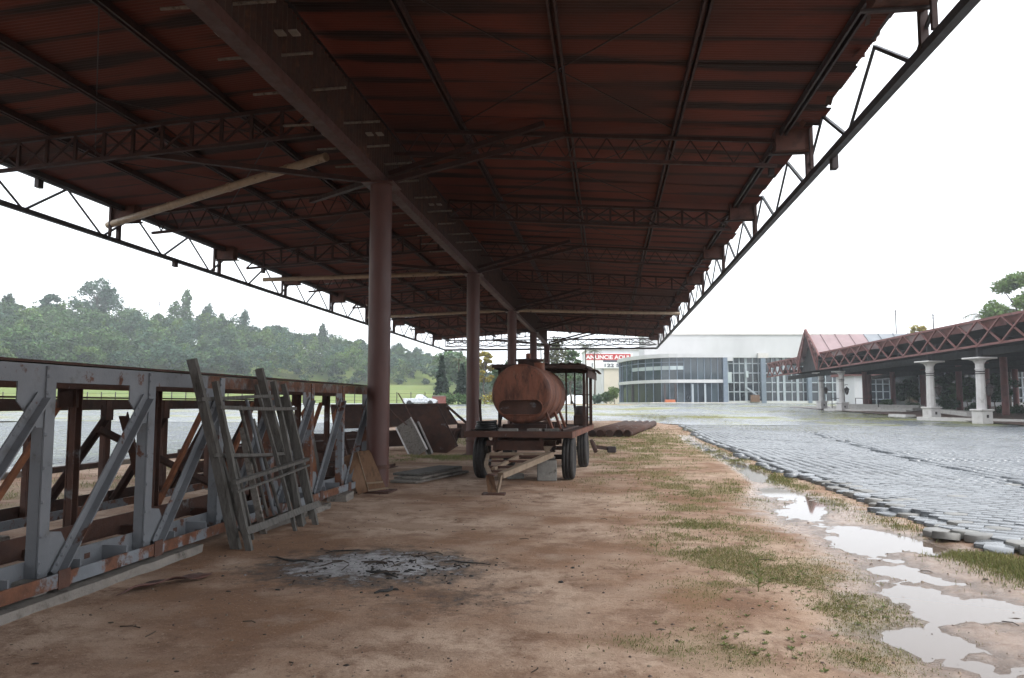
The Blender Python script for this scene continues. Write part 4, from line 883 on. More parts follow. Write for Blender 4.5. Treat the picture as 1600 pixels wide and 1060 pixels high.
# bits lying on the deck
def coil(c, r, n, rr, name, label, m):
    p = []
    for k in range(n * 14 + 1):
        a = 2 * math.pi * k / 14; p.append(tp(c[0] + (r + .02 * math.sin(k)) * math.cos(a), c[1] + (r + .015 * math.cos(k * 1.7)) * math.sin(a), c[2] + k / 14 * rr * 1.7))
    tag(MB().tube(p, rr, 6).build(name, m), label, 'hose')
coil((-.80, -.35, 1.075), .22, 4, .028, 'hose_coil', 'coiled black hose on the front left corner of the trailer deck', 'rubber_black')
for i, (x, y, rz, L_, m, lb) in enumerate([(-.28, -.55, .1, .42, 'block_grey', 'flat grey stone slab on the front edge of the trailer deck'), (.3, -.5, -.3, .30, 'wood_board', 'broken pale board piece on the front edge of the trailer deck'), (.62, -.45, .5, .34, 'wood_grey', 'short grey board on the right front of the trailer deck')]):
    tag(MB().box((0, 0, .035), (L_, .22, .06), RM @ Matrix.Translation((x, y, 1.047)) @ Matrix.Rotation(rz, 4, 'Z'), .012).build('deck_scrap', m), lb, 'scrap')
for i, (a, b_, lb) in enumerate([((-1.05, -.7, 1.07), (-1.0, 1.6, 1.09), 'long thin bar lying along the left edge of the trailer deck'), ((.85, -.2, 1.07), (.95, 2.4, 1.08), 'dark bar lying along the right side of the trailer deck'), ((-1.07, .3, 1.06), (-1.12, .32, 1.75), 'short upright stake at the left edge of the trailer deck')]):
    tag(MB().tube([tp(*a), tp(*b_)], .03, 6).build('steel_bar', 'rust_dark'), lb, 'bar')
en = thing('old_motor', 'small dark motor standing on the rear of the trailer under the shed roof', 'motor', tp(.85, 4.3, 1.045), R(-3.4))
MB().box((.85, 4.3, 1.20), (.36, .6, .30), RM, .03).build('engine_block', 'rust_dark', en); MB().lathe([(.17, 0), (.19, .05), (.19, .2), (.1, .25), (0, .25)], RM @ Matrix.Translation((.85, 4.25, 1.34)), 16).build('air_filter', 'dark_steel', en); MB().tube([tp(.72, 4.2, 1.3), tp(.68, 4.2, 1.62), tp(.6, 4.25, 1.7)], .035, 8).build('exhaust', 'rust_dark', en)
bt = tag(MB().box((0, 0, .22), (.42, .40, .44), Matrix.Translation((-1.30, 16.75, 0)) @ Matrix.Rotation(.1, 4, 'Z'), .015).build('concrete_block', 'block_grey'), 'tall concrete block chocking the trailer beside its right front wheel', 'concrete block')
tag(MB().box((0, 0, .09), (.40, .2, .05), Matrix.Translation((-1.32, 16.72, .4)) @ Matrix.Rotation(-.05, 4, 'Z'), .01).build('chock_board', 'wood_board'), 'board lying on top of the tall concrete block under the trailer', 'board')
tag(MB().box((0, 0, .06), (.38, .2, .12), Matrix.Translation((-2.02, 17.0, 0)) @ Matrix.Rotation(.2, 4, 'Z'), .015).build('concrete_block', 'block_grey'), 'low concrete block on the dirt under the trailer drawbar', 'concrete block')
# ------------------------------------------------------------------ pipes behind the trailer
d = Vector((1.9, 11.5, 0)).normalized(); nrm = Vector((d.y, -d.x, 0))
pm = MB().lathe([(.16, .02), (.19, 0), (.19, 12), (.16, 11.98), (.16, .02)], None, 20).mesh('steel_pipe', 'rust_brown')
shade_disc = MB().lathe([(.159, .5), (0, .5)], None, 20).mesh('pipe_shade_disc', 'charcoal')  # black disc set inside each pipe, painting the shade of its hollow end
nm_ = ['first (leftmost)', 'second', 'third', 'fourth', 'fifth (rightmost)']
for k in range(5):
    p = Vector((-.75, 37.6, terrain(0, 38) + .17)) + nrm * (k * .43) + d * random.uniform(-.1, .25); q = p + d * 12; q.z = terrain(q.x, q.y) + .17; M_, L_ = frame(p, q)
    po = link('steel_pipe', pm, M_); link('pipe_shade_disc', shade_disc, M_, po)
    tag(po, '%s of five rusty pipes lying side by side behind the trailer' % nm_[k], 'pipe', 'pipes on the ground behind the trailer')
sc = thing('scrap_axle', 'dark scrap axle lump on the dirt behind the trailer right wheel', 'scrap', (-.35, 26.0, 0))
MB().lathe([(.22, -.06), (.24, 0), (.22, .06), (.08, .08)], Matrix.Translation((-.45, 26, .24)) @ Matrix.Rotation(1.2, 4, 'Y'), 16).build('drum', 'rust_dark', sc); MB().bar((-.45, 26, .22), (.25, 26.3, .12), .12, .12).build('shaft', 'rust_dark', sc); MB().box((.15, 26.2, .12), (.3, .3, .2), None, .03).build('housing', 'dark_steel', sc)
# rag of bent rusty sheet near the slab
P = [[Vector((-4.18 + .42 * u + .05 * math.sin(v * 5), 6.25 + .75 * u * .9 + .28 * v, .015 + .05 * math.sin(math.pi * u) * (1 - v) + .03 * math.sin(7 * u + 3 * v) ** 2)) for v in [k / 8 for k in range(9)]] for u in [k / 14 for k in range(15)]]
tag(MB().sheet(P, 15, 9).build('crumpled_sheet', 'plate_brown'), 'crumpled reddish brown sheet on the dirt beside the concrete slab', 'sheet')
# ------------------------------------------------------------------ burnt fire spot: sticks, ash flakes, stones, twigs
def stick(x, y, L_, rz, r, m, lift=.012):
    pts = []; z0 = ground_z(x, y)
    for k in range(6):
        t = k / 5 - .5; xx = x + math.cos(rz) * L_ * t - math.sin(rz) * .04 * math.sin(t * 5 + x); yy = y + math.sin(rz) * L_ * t + math.cos(rz) * .03 * math.sin(t * 7 + y)
        pts.append((xx, yy, ground_z(xx, yy) + r * .7 + lift * (1 if k % 3 == 1 else .2)))
    return MB().tube(pts, [r * .5, r, r * 1.1, r * .9, r * .8, r * .3], 6)
SK = [(-3.35, 7.95, .8, 2.75, .018, 'long charred stick at the left edge of the ash, pointing out of it'), (-2.15, 7.28, .5, -.45, .022, 'short thick black charred stick at the lower right of the ash'),
      (-1.95, 6.75, .3, 1.35, .022, 'black charred stub lying below the ash'), (-1.45, 8.0, .6, -.15, .012, 'thin charred stick at the upper right of the ash'), (-2.9, 8.45, .5, .2, .012, 'charred stick at the far left rim of the ash')]
for (x, y, L_, rz, r, lb) in SK: tag(stick(x, y, L_ * .85, rz, r * .62, 'charcoal').build('charred_stick', 'charcoal'), lb, 'stick', 'charred sticks of the fire')
def scatter(name, n, fn, size, m, label, cat, flat=.5):
    V, F = [], []
    for _ in range(n):
        p = fn()
        if p is None: continue
        x, y = p[:2]; s_ = size[0] + (size[1] - size[0]) * random.random() ** 2.5; z = ground_z(x, y); b0 = len(V); rz = random.random() * 6.3; el = random.uniform(.6, 1.6)
        for k in range(5): a = rz + k * 1.2566; q = s_ * random.uniform(.7, 1.2); V.append((x + q * el * math.cos(a), y + q * math.sin(a), z - .003))
        for k in range(5): a = rz + k * 1.2566; q = s_ * random.uniform(.35, .7); V.append((x + q * el * math.cos(a), y + q * math.sin(a), z + s_ * flat * random.uniform(.7, 1.3)))
        F += [(b0 + k, b0 + (k + 1) % 5, b0 + 5 + (k + 1) % 5, b0 + 5 + k) for k in range(5)]; V.append((x, y, z + s_ * flat * 1.2)); F += [(b0 + 5 + k, b0 + 5 + (k + 1) % 5, b0 + 10, b0 + 10) for k in range(5)]
    Ft = [f[:3] for f in F if f[2] == f[3]]; Fq = [f for f in F if f[2] != f[3]]
    tag(link(name, np_mesh(name, V, [Fq, Ft], m)), label, cat, kind='stuff')
def nearfire(): 
    a, q = random.random() * 6.28, random.gauss(0, .55); return (-2.35 + 1.15 * q * math.cos(a), 7.75 + .95 * q * math.sin(a))
scatter('ash_flakes', 420, nearfire, (.004, .018), 'ash', 'pale ash flakes over the burnt spot on the dirt', 'ash', .35)
scatter('charcoal_bits', 260, lambda: (lambda p: (p[0] + random.gauss(.25, .3), p[1] + random.gauss(-.15, .3)))(nearfire()), (.005, .03), 'charcoal', 'black charcoal bits over the burnt spot on the dirt', 'charcoal', .5)
def yard():
    y = 4.6 + 14 * random.random() ** 1.5; return (random.uniform(-4.3, 3.6), y)
scatter('gravel', 1900, yard, (.003, .016), 'stone', 'small stones and grit strewn over the dirt under the canopy', 'gravel', .6)
scatter('litter_bits', 260, yard, (.006, .028), 'twig', 'dark leaf and bark bits strewn over the dirt', 'litter', .25)
tw = MB()
for _ in range(26):
    x, y = yard(); rz = random.random() * 3.1; L_ = random.uniform(.05, .18); z = ground_z(x, y); tw.tube([(x - math.cos(rz) * L_ / 2, y - math.sin(rz) * L_ / 2, z + .004), (x + .02, y, z + .012), (x + math.cos(rz) * L_ / 2, y + math.sin(rz) * L_ / 2, z + .004)], .004, 4, False)
for _ in range(22):
    x, y = nearfire(); rz = random.random() * 3.1; L_ = random.uniform(.08, .3); z = ground_z(x, y); tw.tube([(x - math.cos(rz) * L_ / 2, y - math.sin(rz) * L_ / 2, z + .006), (x + .02, y, z + .025), (x + math.cos(rz) * L_ / 2, y + math.sin(rz) * L_ / 2, z + .008)], .006, 4, False)
tag(tw.build('twigs', 'twig'), 'thin twigs strewn over the dirt and the ash', 'twigs', kind='stuff')
# ------------------------------------------------------------------ grass on the dirt and along the paving
def blades(name, pts, m, label, wd=.0048):
    n = len(pts); P = np.array([p[:3] for p in pts], np.float32); Hh = np.array([p[3] for p in pts], np.float32); a = np.random.rand(n) * 6.283; ln = np.random.rand(n) * .9 + .1; a2 = np.random.rand(n) * 6.283
    wx, wy = np.cos(a), np.sin(a); dist = np.hypot(P[:, 0], P[:, 1]); ww = wd * (.7 + .06 * dist); V = np.zeros((n, 5, 3), np.float32); lx, ly = np.cos(a2) * ln * Hh, np.sin(a2) * ln * Hh
    for k, (t, s_) in enumerate(((0, 1), (0, -1), (.55, -.8), (.55, .8), (1, 0))):
        V[:, k, 0] = P[:, 0] + s_ * wx * ww / 2 + lx * t * t; V[:, k, 1] = P[:, 1] + s_ * wy * ww / 2 + ly * t * t; V[:, k, 2] = P[:, 2] + Hh * t * (1 - .25 * t * ln)
    b0 = (np.arange(n) * 5)[:, None]
    tag(link(name, np_mesh(name, V.reshape(-1, 3), [b0 + np.array([[0, 1, 2, 3]]), b0 + np.array([[3, 2, 4]])], m)), label, 'grass', kind='stuff')
GA, GB = [], []
def patch(cx, cy, rx, ry, n, h0, h1, th=.0, dry=.4, fz=None, sc=1.2):
    for _ in range(n):
        x, y = cx + random.gauss(0, .5) * rx, cy + random.gauss(0, .5) * ry
        if n3(x * sc, y * sc, 11) + .35 * n3(x * 4, y * 4, 12) < th + random.gauss(0, .16): continue
        z = fz(x, y) if fz else ground_z(x, y)
        if fz is None and z < WATER_Z + .004: continue
        if fz is None and x > edge_right(y) + .05: continue
        h = (h0 + (h1 - h0) * random.random() ** 2) * .8
        (GB if random.random() < dry else GA).append((x, y, z - .004, h))
for a in GP: patch(*a)
def joint_fz(top): return lambda x, y: top(x, y) - .012
patch(17, 40, 14, 9, 26000, .02, .07, .05, .75, joint_fz(top_r), .35); patch(9, 46, 8, 5, 9000, .03, .09, -.05, .7, joint_fz(top_r), .35); patch(24, 30, 7, 10, 6000, .02, .06, .1, .7, joint_fz(top_r), .35)
patch(-20, 22, 7, 12, 9000, .02, .07, .05, .55, joint_fz(top_l), .5); patch(-24, 38, 12, 12, 12000, .03, .08, .0, .55, joint_fz(top_l), .5)
def pz(x, y): return terrain(x, y) + .08
patch(10, 62, 14, 9, 26000, .04, .12, -.05, .75, pz, .12); patch(22, 72, 10, 12, 16000, .04, .12, -.05, .7, pz, .12); patch(-30, 70, 30, 22, 12000, .04, .1, .1, .6, pz, .12)
blades('grass', GA, 'grass_green', 'sparse green grass growing in patches on the dirt and paving'); blades('dry_grass', GB, 'grass_dry', 'dry yellowish grass mixed into the patches on the dirt and paving')
def weed(x, y, h, n, label, m='grass_green'):
    t = thing('weed', label, 'weed', (x, y, ground_z(x, y)), 0, 'single weeds on the dirt'); z = ground_z(x, y); MB().tube([(x, y, z - .01), (x + .01, y + .01, z + h * .5), (x - .01, y, z + h)], [.004, .003, .002], 5).build('stem', m, t)
    l = MB()
    for k in range(n):
        q = z + h * (.12 + .85 * k / n); a = k * 2.4; L_ = h * .32 * (1.15 - k / n * .6); d_ = Vector((math.cos(a), math.sin(a), .55)); s_ = Vector((-math.sin(a), math.cos(a), 0)) * L_ * .14; c = Vector((x, y, q)); l.add([c, c + d_ * L_ * .5 + s_, c + d_ * L_, c + d_ * L_ * .5 - s_], [(0, 1, 2, 3)])
    l.build('leaves', m, t)
weed(.54, 9.0, .22, 14, 'small upright weed alone on the bare dirt right of the ash'); weed(1.31, 7.15, .30, 22, 'tallest upright green weed at the near grass strip'); weed(.62, 16.2, .32, 16, 'thin weed on the dirt right of the trailer wheels', 'grass_dry'); weed(.95, 16.6, .3, 14, 'second thin weed beside the grass right of the trailer', 'grass_dry'); weed(1.0, 8.75, .12, 18, 'low spreading weed at the edge of the grass strip')

lv = []
for (gx, gy, rx, ry, n_) in ((1.3, 9.5, .8, 3.2, 110), (1.7, 7.2, .7, 1.2, 70), (1.2, 14.5, .8, 3, 90), (3.7, 13, .3, 4, 70), (.6, 18, 1.2, 4, 60), (1.0, 5.6, .8, .5, 40), (4.1, 8.6, .4, .8, 50)):
    for _ in range(n_):
        x, y = gx + random.gauss(0, .5) * rx, gy + random.gauss(0, .5) * ry
        if x > edge_right(y) - .05 or ground_z(x, y) < WATER_Z + .006: continue
        z = ground_z(x, y); a0 = random.random() * 6; L_ = random.uniform(.012, .036)
        for q in range(random.randint(4, 8)):
            a = a0 + q * 1.1 + random.random() * .5; d_ = Vector((math.cos(a), math.sin(a), random.uniform(.15, .7))); s_ = Vector((-math.sin(a), math.cos(a), 0)) * L_ * .28; c = Vector((x, y, z + .002)); lv += [c, c + d_ * L_ * .55 + s_, c + d_ * L_, c + d_ * L_ * .55 - s_]
tag(link('broadleaf_weeds', np_mesh('broadleaf_weeds', lv, [np.arange(len(lv)).reshape(-1, 4)], 'grass_green')), 'small broad leaved weeds among the grass on the dirt', 'weeds', kind='stuff')
# ------------------------------------------------------------------ far things: local frames that face the yard
def K(D): return D / 1204.
def lx(px, D): return (px - 800) * K(D)
def lz(py, D): return EYE + (631 - py) * K(D)
def spot(px, D, z=None):
    c = Vector((0, 0, 0)) + RT * lx(px, D) + Vector((-math.sin(_y), math.cos(_y), 0)) * D
    c.z = terrain(c.x, c.y) if z is None else z; return c
def site(name, label, cat, px, D, dz=0., group=None, rot=0.):
    c = spot(px, D); c.z += dz; t = thing(name, label, cat, c, R(YAW) + rot, group); return t, WM[t.name]
def lbox(p, c, d, M, m, nm, bev=0.): return MB().box(c, d, None, bev).build(nm, m, p, W=M)
# ---- silver pickup
t, M = site('pickup_truck', 'small silver pickup truck parked far off across the paved yard', 'car', 657, 100, .08)
def loft(secs, m, nm, par):    # secs: (halfwidth, outline) pairs
    mb = MB(); n = len(secs[0][1])
    vs = [(x, y, z) for (y, ol) in secs for (x, z) in ol]
    fs = [(i * n + k, i * n + (k + 1) % n, (i + 1) * n + (k + 1) % n, (i + 1) * n + k) for i in range(len(secs) - 1) for k in range(n)] + [tuple(range(n))[::-1], tuple(range((len(secs) - 1) * n, len(secs) * n))]
    mb.add(vs, fs); return mb.build(nm, m, par, W=M)
ol = [(-2.15, .42), (-2.2, .62), (-2.17, .93), (-.42, .95), (.95, .96), (1.55, .90), (2.02, .78), (2.18, .60), (2.17, .38), (1.85, .30), (-1.9, .32)]
oi = [(x * .985, z - (.05 if z > .8 else 0)) for x, z in ol]
bd = loft([(-.82, oi), (-.76, ol), (.76, ol), (.82, oi)], 'car_silver', 'body', t)
cb = [(-.55, .93), (-.42, 1.38), (-.25, 1.45), (.30, 1.44), (.95, .95)]; cbi = [(x * .96, z - .02) for x, z in cb]
loft([(-.76, [(-.60, .90), (-.56, .93), (.3, .95), (.98, .95), (1.0, .90)]), (-.62, cb), (.62, cb), (.76, [(-.60, .90), (-.56, .93), (.3, .95), (.98, .95), (1.0, .90)])], 'car_silver', 'cab', t)
MB().add([(-.36, -.700, 1.01), (.75, -.712, 1.00), (.33, -.650, 1.34), (-.28, -.648, 1.35)], [(0, 1, 2, 3)]).build('side_window', 'glass_dark', t, W=M)
MB().add([(.98, -.62, .985), (.98, .62, .985), (.38, .52, 1.42), (.38, -.52, 1.42)], [(0, 1, 2, 3)]).build('windscreen', 'glass_dark', t, W=M)
lbox(t, (2.12, 0, .43), (.18, 1.55, .22), M, 'rubber_black', 'front_bumper', .03); lbox(t, (-2.18, 0, .45), (.1, 1.5, .16), M, 'rubber_black', 'rear_bumper', .02); lbox(t, (0, -.80, .36), (2.0, .05, .08), M, 'rubber_black', 'side_sill')
lbox(t, (2.02, -.62, .68), (.2, .3, .13), M, 'pane_pale', 'headlight', .02); lbox(t, (2.02, .62, .68), (.2, .3, .13), M, 'pane_pale', 'headlight', .02); lbox(t, (-2.19, -.72, .74), (.04, .12, .22), M, 'sign_red', 'tail_light'); lbox(t, (.55, -.86, 1.02), (.1, .16, .11), M, 'rubber_black', 'door_mirror', .02); lbox(t, (-.1, -.83, .86), (.16, .02, .03), M, 'rubber_black', 'door_handle')
for x in (-1.35, 1.35):
    for y in (-.74, .74):
        Wm = M @ Matrix.Translation((x, y, .30)) @ Matrix.Rotation(math.pi / 2, 4, 'X'); wh = MB().lathe([(.19, -.10), (.29, -.11), (.31, -.06), (.31, .06), (.29, .11), (.19, .10)], Wm, 20).build('wheel', 'rubber', t); MB().lathe([(.195, -.08), (.06, -.03), (.06, .105), (.195, .10)], Wm, 16).build('rim', 'car_silver', wh)
        MB().lathe([(.36, -.015), (.36, .015)], Wm @ Matrix.Translation((0, 0, .09 if y < 0 else -.09)), 20).build('wheel_arch', 'rubber_black', t)
# ---- glazed showroom with a curved corner
t, M = site('glass_showroom', 'two storey glazed showroom with curved left corner and white band', 'building', 1050, 130); z0 = M.translation.z
def bz(py): return lz(py, 130) - z0
xa, xb = (969 - 800) * K(148) - (1050 - 800) * K(130), (1133 - 1050) * K(130)
path = [(xb - i * (xb - 1.0) / 7, 0.) for i in range(8)]; cxx = 1.0; rx_ = abs(xa - cxx)
path += [(cxx - rx_ * math.sin(a), 18. * (1 - math.cos(a))) for a in [R(90 * k / 9) for k in range(1, 10)]]
zt, zg, zb1, zb0, zf = bz(553), bz(559), bz(593.5), bz(598.5), bz(630)
def band(path, z0_, z1_, out, m, nm, par):
    mb = MB(); P = []
    n = len(path)
    for i, (x, y) in enumerate(path):
        x0, y0 = path[max(0, i - 1)]; x1, y1 = path[min(n - 1, i + 1)]; d = Vector((x1 - x0, y1 - y0)).normalized(); nn = Vector((-d.y, d.x)); nn = -nn if nn.y > 0 and abs(nn.x) < .5 else nn
        if nn.x > .2: nn = -nn
        P.append(((x + nn.x * out, y + nn.y * out), (x - nn.x * .25, y - nn.y * .25)))
    vs = []
    for (a, b_) in P: vs += [(*a, z0_), (*a, z1_), (*b_, z1_), (*b_, z0_)]
    fs = [(4 * i + k, 4 * i + (k + 1) % 4, 4 * i + 4 + (k + 1) % 4, 4 * i + 4 + k) for i in range(n - 1) for k in range(4)] + [(0, 1, 2, 3), (4 * n - 1, 4 * n - 2, 4 * n - 3, 4 * n - 4)]
    mb.add(vs, fs); return mb.build(nm, m, par, W=M)
band(path, zg, zt, .5, 'wall_white', 'roof_fascia', t); band(path, zb0, zb1, .35, 'wall_white', 'floor_band', t); band(path, -.3, zf + .12, .5, 'concrete_pale', 'plinth', t)
MB().add([(x, y + .3, zt - .02) for x, y in path] + [(xb, 22, zt - .02)], [tuple(range(len(path) + 1))]).build('roof', 'concrete_pale', t, W=M)
MB().box((xb / 2 + 2.0, 14, (zt) / 2), (xb - 4.5, .3, zt - .3)).build('rear_wall', 'pane_dark', t, W=M)
for i in range(len(path) - 1):
    (x0, y0), (x1, y1) = path[i], path[i + 1]; curved = i >= 6
    def pane(za, zb_, m, nm='pane', off=0.): 
        return MB().add([(x0, y0 + off, za), (x1, y1 + off, za), (x1, y1 + off, zb_), (x0, y0 + off, zb_)], [(3, 2, 1, 0)]).build(nm, m, t, W=M)
    pane(zb1, zg, 'pane_glass'); pane(zf + .1, zb0, random.choice(['pane_dark', 'pane_glass', 'pane_dark']))
    if curved and i < 13: MB().add([(x0 - .03, y0 - .03, bz(578)), (x1 - .03, y1 - .03, bz(578)), (x1 - .03, y1 - .03, bz(572)), (x0 - .03, y0 - .03, bz(572))], [(3, 2, 1, 0)]).build('roller_blind', 'pane_pale', t, W=M)
    for za, zb_ in ((zb1, zg), (zf, zb0)): MB().box((x0 - (.05 if curved else 0), y0 - .04, (za + zb_) / 2), (.12, .12, zb_ - za)).build('mullion', 'frame_blue', t, W=M)
    if curved: MB().bar((x0 - .05, y0 - .05, bz(566)), (x1 - .05, y1 - .05, bz(566)), .08, .10).build('transom', 'frame_blue', t, W=M)
lbox(t, (xb + .05, -.2, zg / 2), (.75, .6, zg), M, 'frame_blue', 'corner_column'); lbox(t, (xa + .1, 17.0, zb0 / 2 + 2.2), (.8, .8, zb0 + 4.2), M, 'frame_blue', 'corner_column'); lbox(t, (xa + 1.2, 9.0, zb0 / 2), (.7, .7, zb0), M, 'dark_steel', 'corner_column')
for x in (-1.2, .6, 3.5, 5.6): lbox(t, (x, -.12, zb0 / 2), (.3, .2, zb0 - .4), M, 'frame_pale' if x in (3.5, 5.6) else 'dark_steel', 'door_post')
lbox(t, (2.5, -2.6, .1), (14, 4.2, .32), M, 'concrete_pale', 'terrace')
# ---- big hall behind
t, M = site('concrete_hall', 'large pale concrete hall with a glazed lower front behind the showroom', 'building', 1250, 142); z0 = M.translation.z; D = 142
def bz(py): return lz(py, D) - z0
def bx(px): return (px - 1250) * K(D)
lbox(t, ((bx(1008) + bx(1405)) / 2, 3, (bz(523) + bz(559)) / 2), (bx(1405) - bx(1008), 6, bz(523) - bz(559)), M, 'wall_white', 'upper_wall')
lbox(t, ((bx(1008) + bx(1405)) / 2, 3, bz(522.2)), (bx(1405) - bx(1008) + .4, 6.4, .25), M, 'concrete_pale', 'coping')
lbox(t, ((bx(1008) + bx(1405)) / 2, 4, bz(559) / 2), (bx(1405) - bx(1008) - .5, 4, bz(559)), M, 'pane_dark', 'inner_core')
lbox(t, ((bx(1120) + bx(1405)) / 2, .1, bz(630) - .05), (bx(1405) - bx(1120), .9, bz(627) - bz(634.5)), M, 'wall_white', 'plinth')
vx = [1140, 1149, 1158, 1168, 1179, 1188, 1198, 1209, 1218, 1228, 1240, 1249, 1258, 1269, 1282, 1293, 1304, 1316, 1327, 1338]; rows = [559, 568, 583, 598, 612.5, 627]
for i in range(len(vx) - 1):
    for j in range(5):
        MB().add([(bx(vx[i]), .8, bz(rows[j + 1])), (bx(vx[i + 1]), .8, bz(rows[j + 1])), (bx(vx[i + 1]), .8, bz(rows[j])), (bx(vx[i]), .8, bz(rows[j]))], [(0, 1, 2, 3)]).build('pane', 'pane_dark' if j > 2 or random.random() < .5 else 'pane_glass', t, W=M)
    lbox(t, (bx(vx[i]), .7, (bz(559) + bz(627)) / 2), (.45 if vx[i] in (1218, 1228, 1249, 1168) else .16, .3, bz(559) - bz(627)), M, 'frame_pale', 'mullion')
for j in rows[1:5]: lbox(t, ((bx(1140) + bx(1338)) / 2, .68, bz(j)), (bx(1338) - bx(1140), .16, .2), M, 'frame_pale', 'transom')
for px_, wd in ((1193, .85), (1265, .7)): lbox(t, (bx(px_), -.1, (bz(557) + bz(636)) / 2), (wd, .8, bz(557) - bz(636)), M, 'frame_blue', 'column')
lbox(t, (bx(1193), -.25, bz(556)), (1.9, .7, .9), M, 'concrete_pale', 'column_head'); lbox(t, (bx(1137), -.2, bz(561)), (2.1, .5, .8), M, 'wall_white', 'lintel_block')
lbox(t, (bx(1141), .45, bz(590)), (1.0, .2, 2.0), M, 'pane_pale', 'wall_panel'); lbox(t, (bx(1169), .3, bz(585)), (.5, .2, 1.2), M, 'pane_pale', 'wall_panel')
MB().bar((bx(1168), .3, bz(606)), (bx(1192), .3, bz(624)), .25, .3).build('stair_stringer', 'frame_pale', t, W=M); lbox(t, (bx(1178), -.5, bz(623)), (1.6, .8, 1.3), M, 'wood_brown', 'crate')
# orange barrier by the showroom steps
t, M = site('road_barrier', 'low orange plastic barrier in front of the glazed showroom', 'barrier', 1047, 126)
lbox(t, (0, 0, .42), (1.7, .45, .55), M, 'orange_plastic', 'shell', .08); lbox(t, (0, 0, .10), (1.8, .6, .2), M, 'orange_plastic', 'foot', .05)
# ---- cream building with the advertising board
t, M = site('cream_building', 'white and cream building with flat end wall left of the showroom', 'building', 955, 165); z0 = M.translation.z; D = 165
def bz(py): return lz(py, D) - z0
def bx(px): return (px - 955) * K(D)
lbox(t, ((bx(918) + bx(1000)) / 2, 6, bz(547) / 2), (bx(1000) - bx(918), 12, bz(547)), M, 'wall_pale', 'wall')
lbox(t, ((bx(944) + bx(972)) / 2, -.05, (bz(576)) / 2), (bx(972) - bx(944), .2, bz(576)), M, 'wall_cream', 'cream_panel'); lbox(t, ((bx(930) + bx(940)) / 2, -.15, bz(565) / 2), (bx(940) - bx(930), .3, bz(565)), M, 'wall_white', 'pilaster'); lbox(t, ((bx(918) + bx(1000)) / 2, 6, bz(546.5)), (bx(1000) - bx(918) + .4, 12.3, .3), M, 'concrete_pale', 'coping')
sg, SM = site('advertising_board', 'white advertising board with red banner reading ANUNCIE AQUI on the cream building', 'sign', 955, 164.6)
z0 = SM.translation.z
lbox(sg, ((bx(914) + bx(990)) / 2, 0, (bz(552.5) + bz(576)) / 2), (bx(990) - bx(914), .12, bz(552.5) - bz(576)), SM, 'sign_white', 'board'); lbox(sg, ((bx(915) + bx(986)) / 2, -.09, (bz(553.5) + bz(563)) / 2), (bx(986) - bx(915), .05, bz(553.5) - bz(563)), SM, 'sign_red', 'banner')
lbox(sg, (bx(958.5), -.09, bz(564.6)), (bx(974) - bx(943), .05, .32), SM, 'sign_navy', 'small_print_strip')
def put_text(body, px, py, size, m, par, SM, bold=.0, w=None):
    me = text_mesh(body, size, m, .01, 'LEFT', bold); xs_ = [v.co.x for v in me.vertices]; sc = (w / (max(xs_) - min(xs_))) if w else 1
    return link('lettering', me, SM @ Matrix.Translation((bx(px), -.13, bz(py))) @ Matrix.Rotation(math.pi / 2, 4, 'X') @ Matrix.Diagonal((sc, 1, 1, 1)), par)
put_text('ANUNCIE AQUI', 916.5, 561.4, 1.15, 'sign_white', sg, SM, .035, bx(984) - bx(916.5)); put_text('122 59', 943.2, 573.6, .95, 'sign_navy', sg, SM, .02, bx(972) - bx(943.2)); put_text('1', 923.5, 574, 1.3, 'sign_navy', sg, SM, .02)
# ---- long pavilion at the right
pv = thing('tiled_pavilion', 'long low brown pavilion with lattice eave truss, gable and white columns', 'pavilion', (26, 70, terrain(26, 70)))
def ex(y): return 24.6 + (y - 46) * (19.6 - 24.6) / 51
def eb(y): return 5.46 - .56 * (y - 46) / 51
TD = 1.62
def lattice(ya, yb, n, dx=0.):
    tr = MB().bar((ex(ya), ya, eb(ya)), (ex(yb), yb, eb(yb)), .14, .14).build('eave_truss', 'pavilion_brown', pv); ubar('top_chord', (ex(ya) + .05, ya, eb(ya) + TD), (ex(yb) + .05, yb, eb(yb) + TD), .16, .16, 'pavilion_brown', tr)
    for i in range(n):
        y0 = ya + (yb - ya) * i / n; y1 = ya + (yb - ya) * (i + 1) / n; st = (yb - ya) / n
        y2 = min(yb, y0 + st * 1.0)
        ubar('diagonal', (ex(y0), y0, eb(y0)), (ex(y1) + .04, y1, eb(y1) + TD), .10, .10, 'pavilion_brown', tr); ubar('diagonal', (ex(y1) - .06, y1, eb(y1)), (ex(y0) - .02, y0, eb(y0) + TD), .10, .10, 'pavilion_brown', tr)
        zz = random.uniform(-.06, .06)
        MB().add([(ex(y0) + .35, y0, eb(y0) + TD - .55 + zz), (ex(y1) + .35, y1, eb(y1) + TD - .5 - zz), (ex(y1) + .15, y1, eb(y1) + TD - .05), (ex(y0) + .15, y0, eb(y0) + TD - .05)], [(0, 1, 2, 3)]).build('tile_row', 'roof_mauve' if i % 3 == 0 else 'pavilion_brown', tr)
lattice(38, 80.2, 17); lattice(85.6, 97.2, 6)
rf = MB(); W_ = 24
def roofpart(ya, yb):
    MB().add([(ex(ya) + .2, ya, eb(ya) + TD + .1), (ex(yb) + .2, yb, eb(yb) + TD + .1), (ex(yb) + W_, yb, eb(yb) + TD + .3), (ex(ya) + W_, ya, eb(ya) + TD + .3)], [(0, 1, 2, 3)]).build('roof', 'roof_mauve', pv)
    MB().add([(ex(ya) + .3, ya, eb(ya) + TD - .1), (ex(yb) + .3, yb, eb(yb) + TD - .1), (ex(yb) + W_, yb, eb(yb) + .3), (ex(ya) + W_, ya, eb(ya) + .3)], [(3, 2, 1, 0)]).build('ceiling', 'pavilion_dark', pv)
roofpart(38, 80.2); roofpart(85.6, 97.2); roofpart(80.2, 85.6)
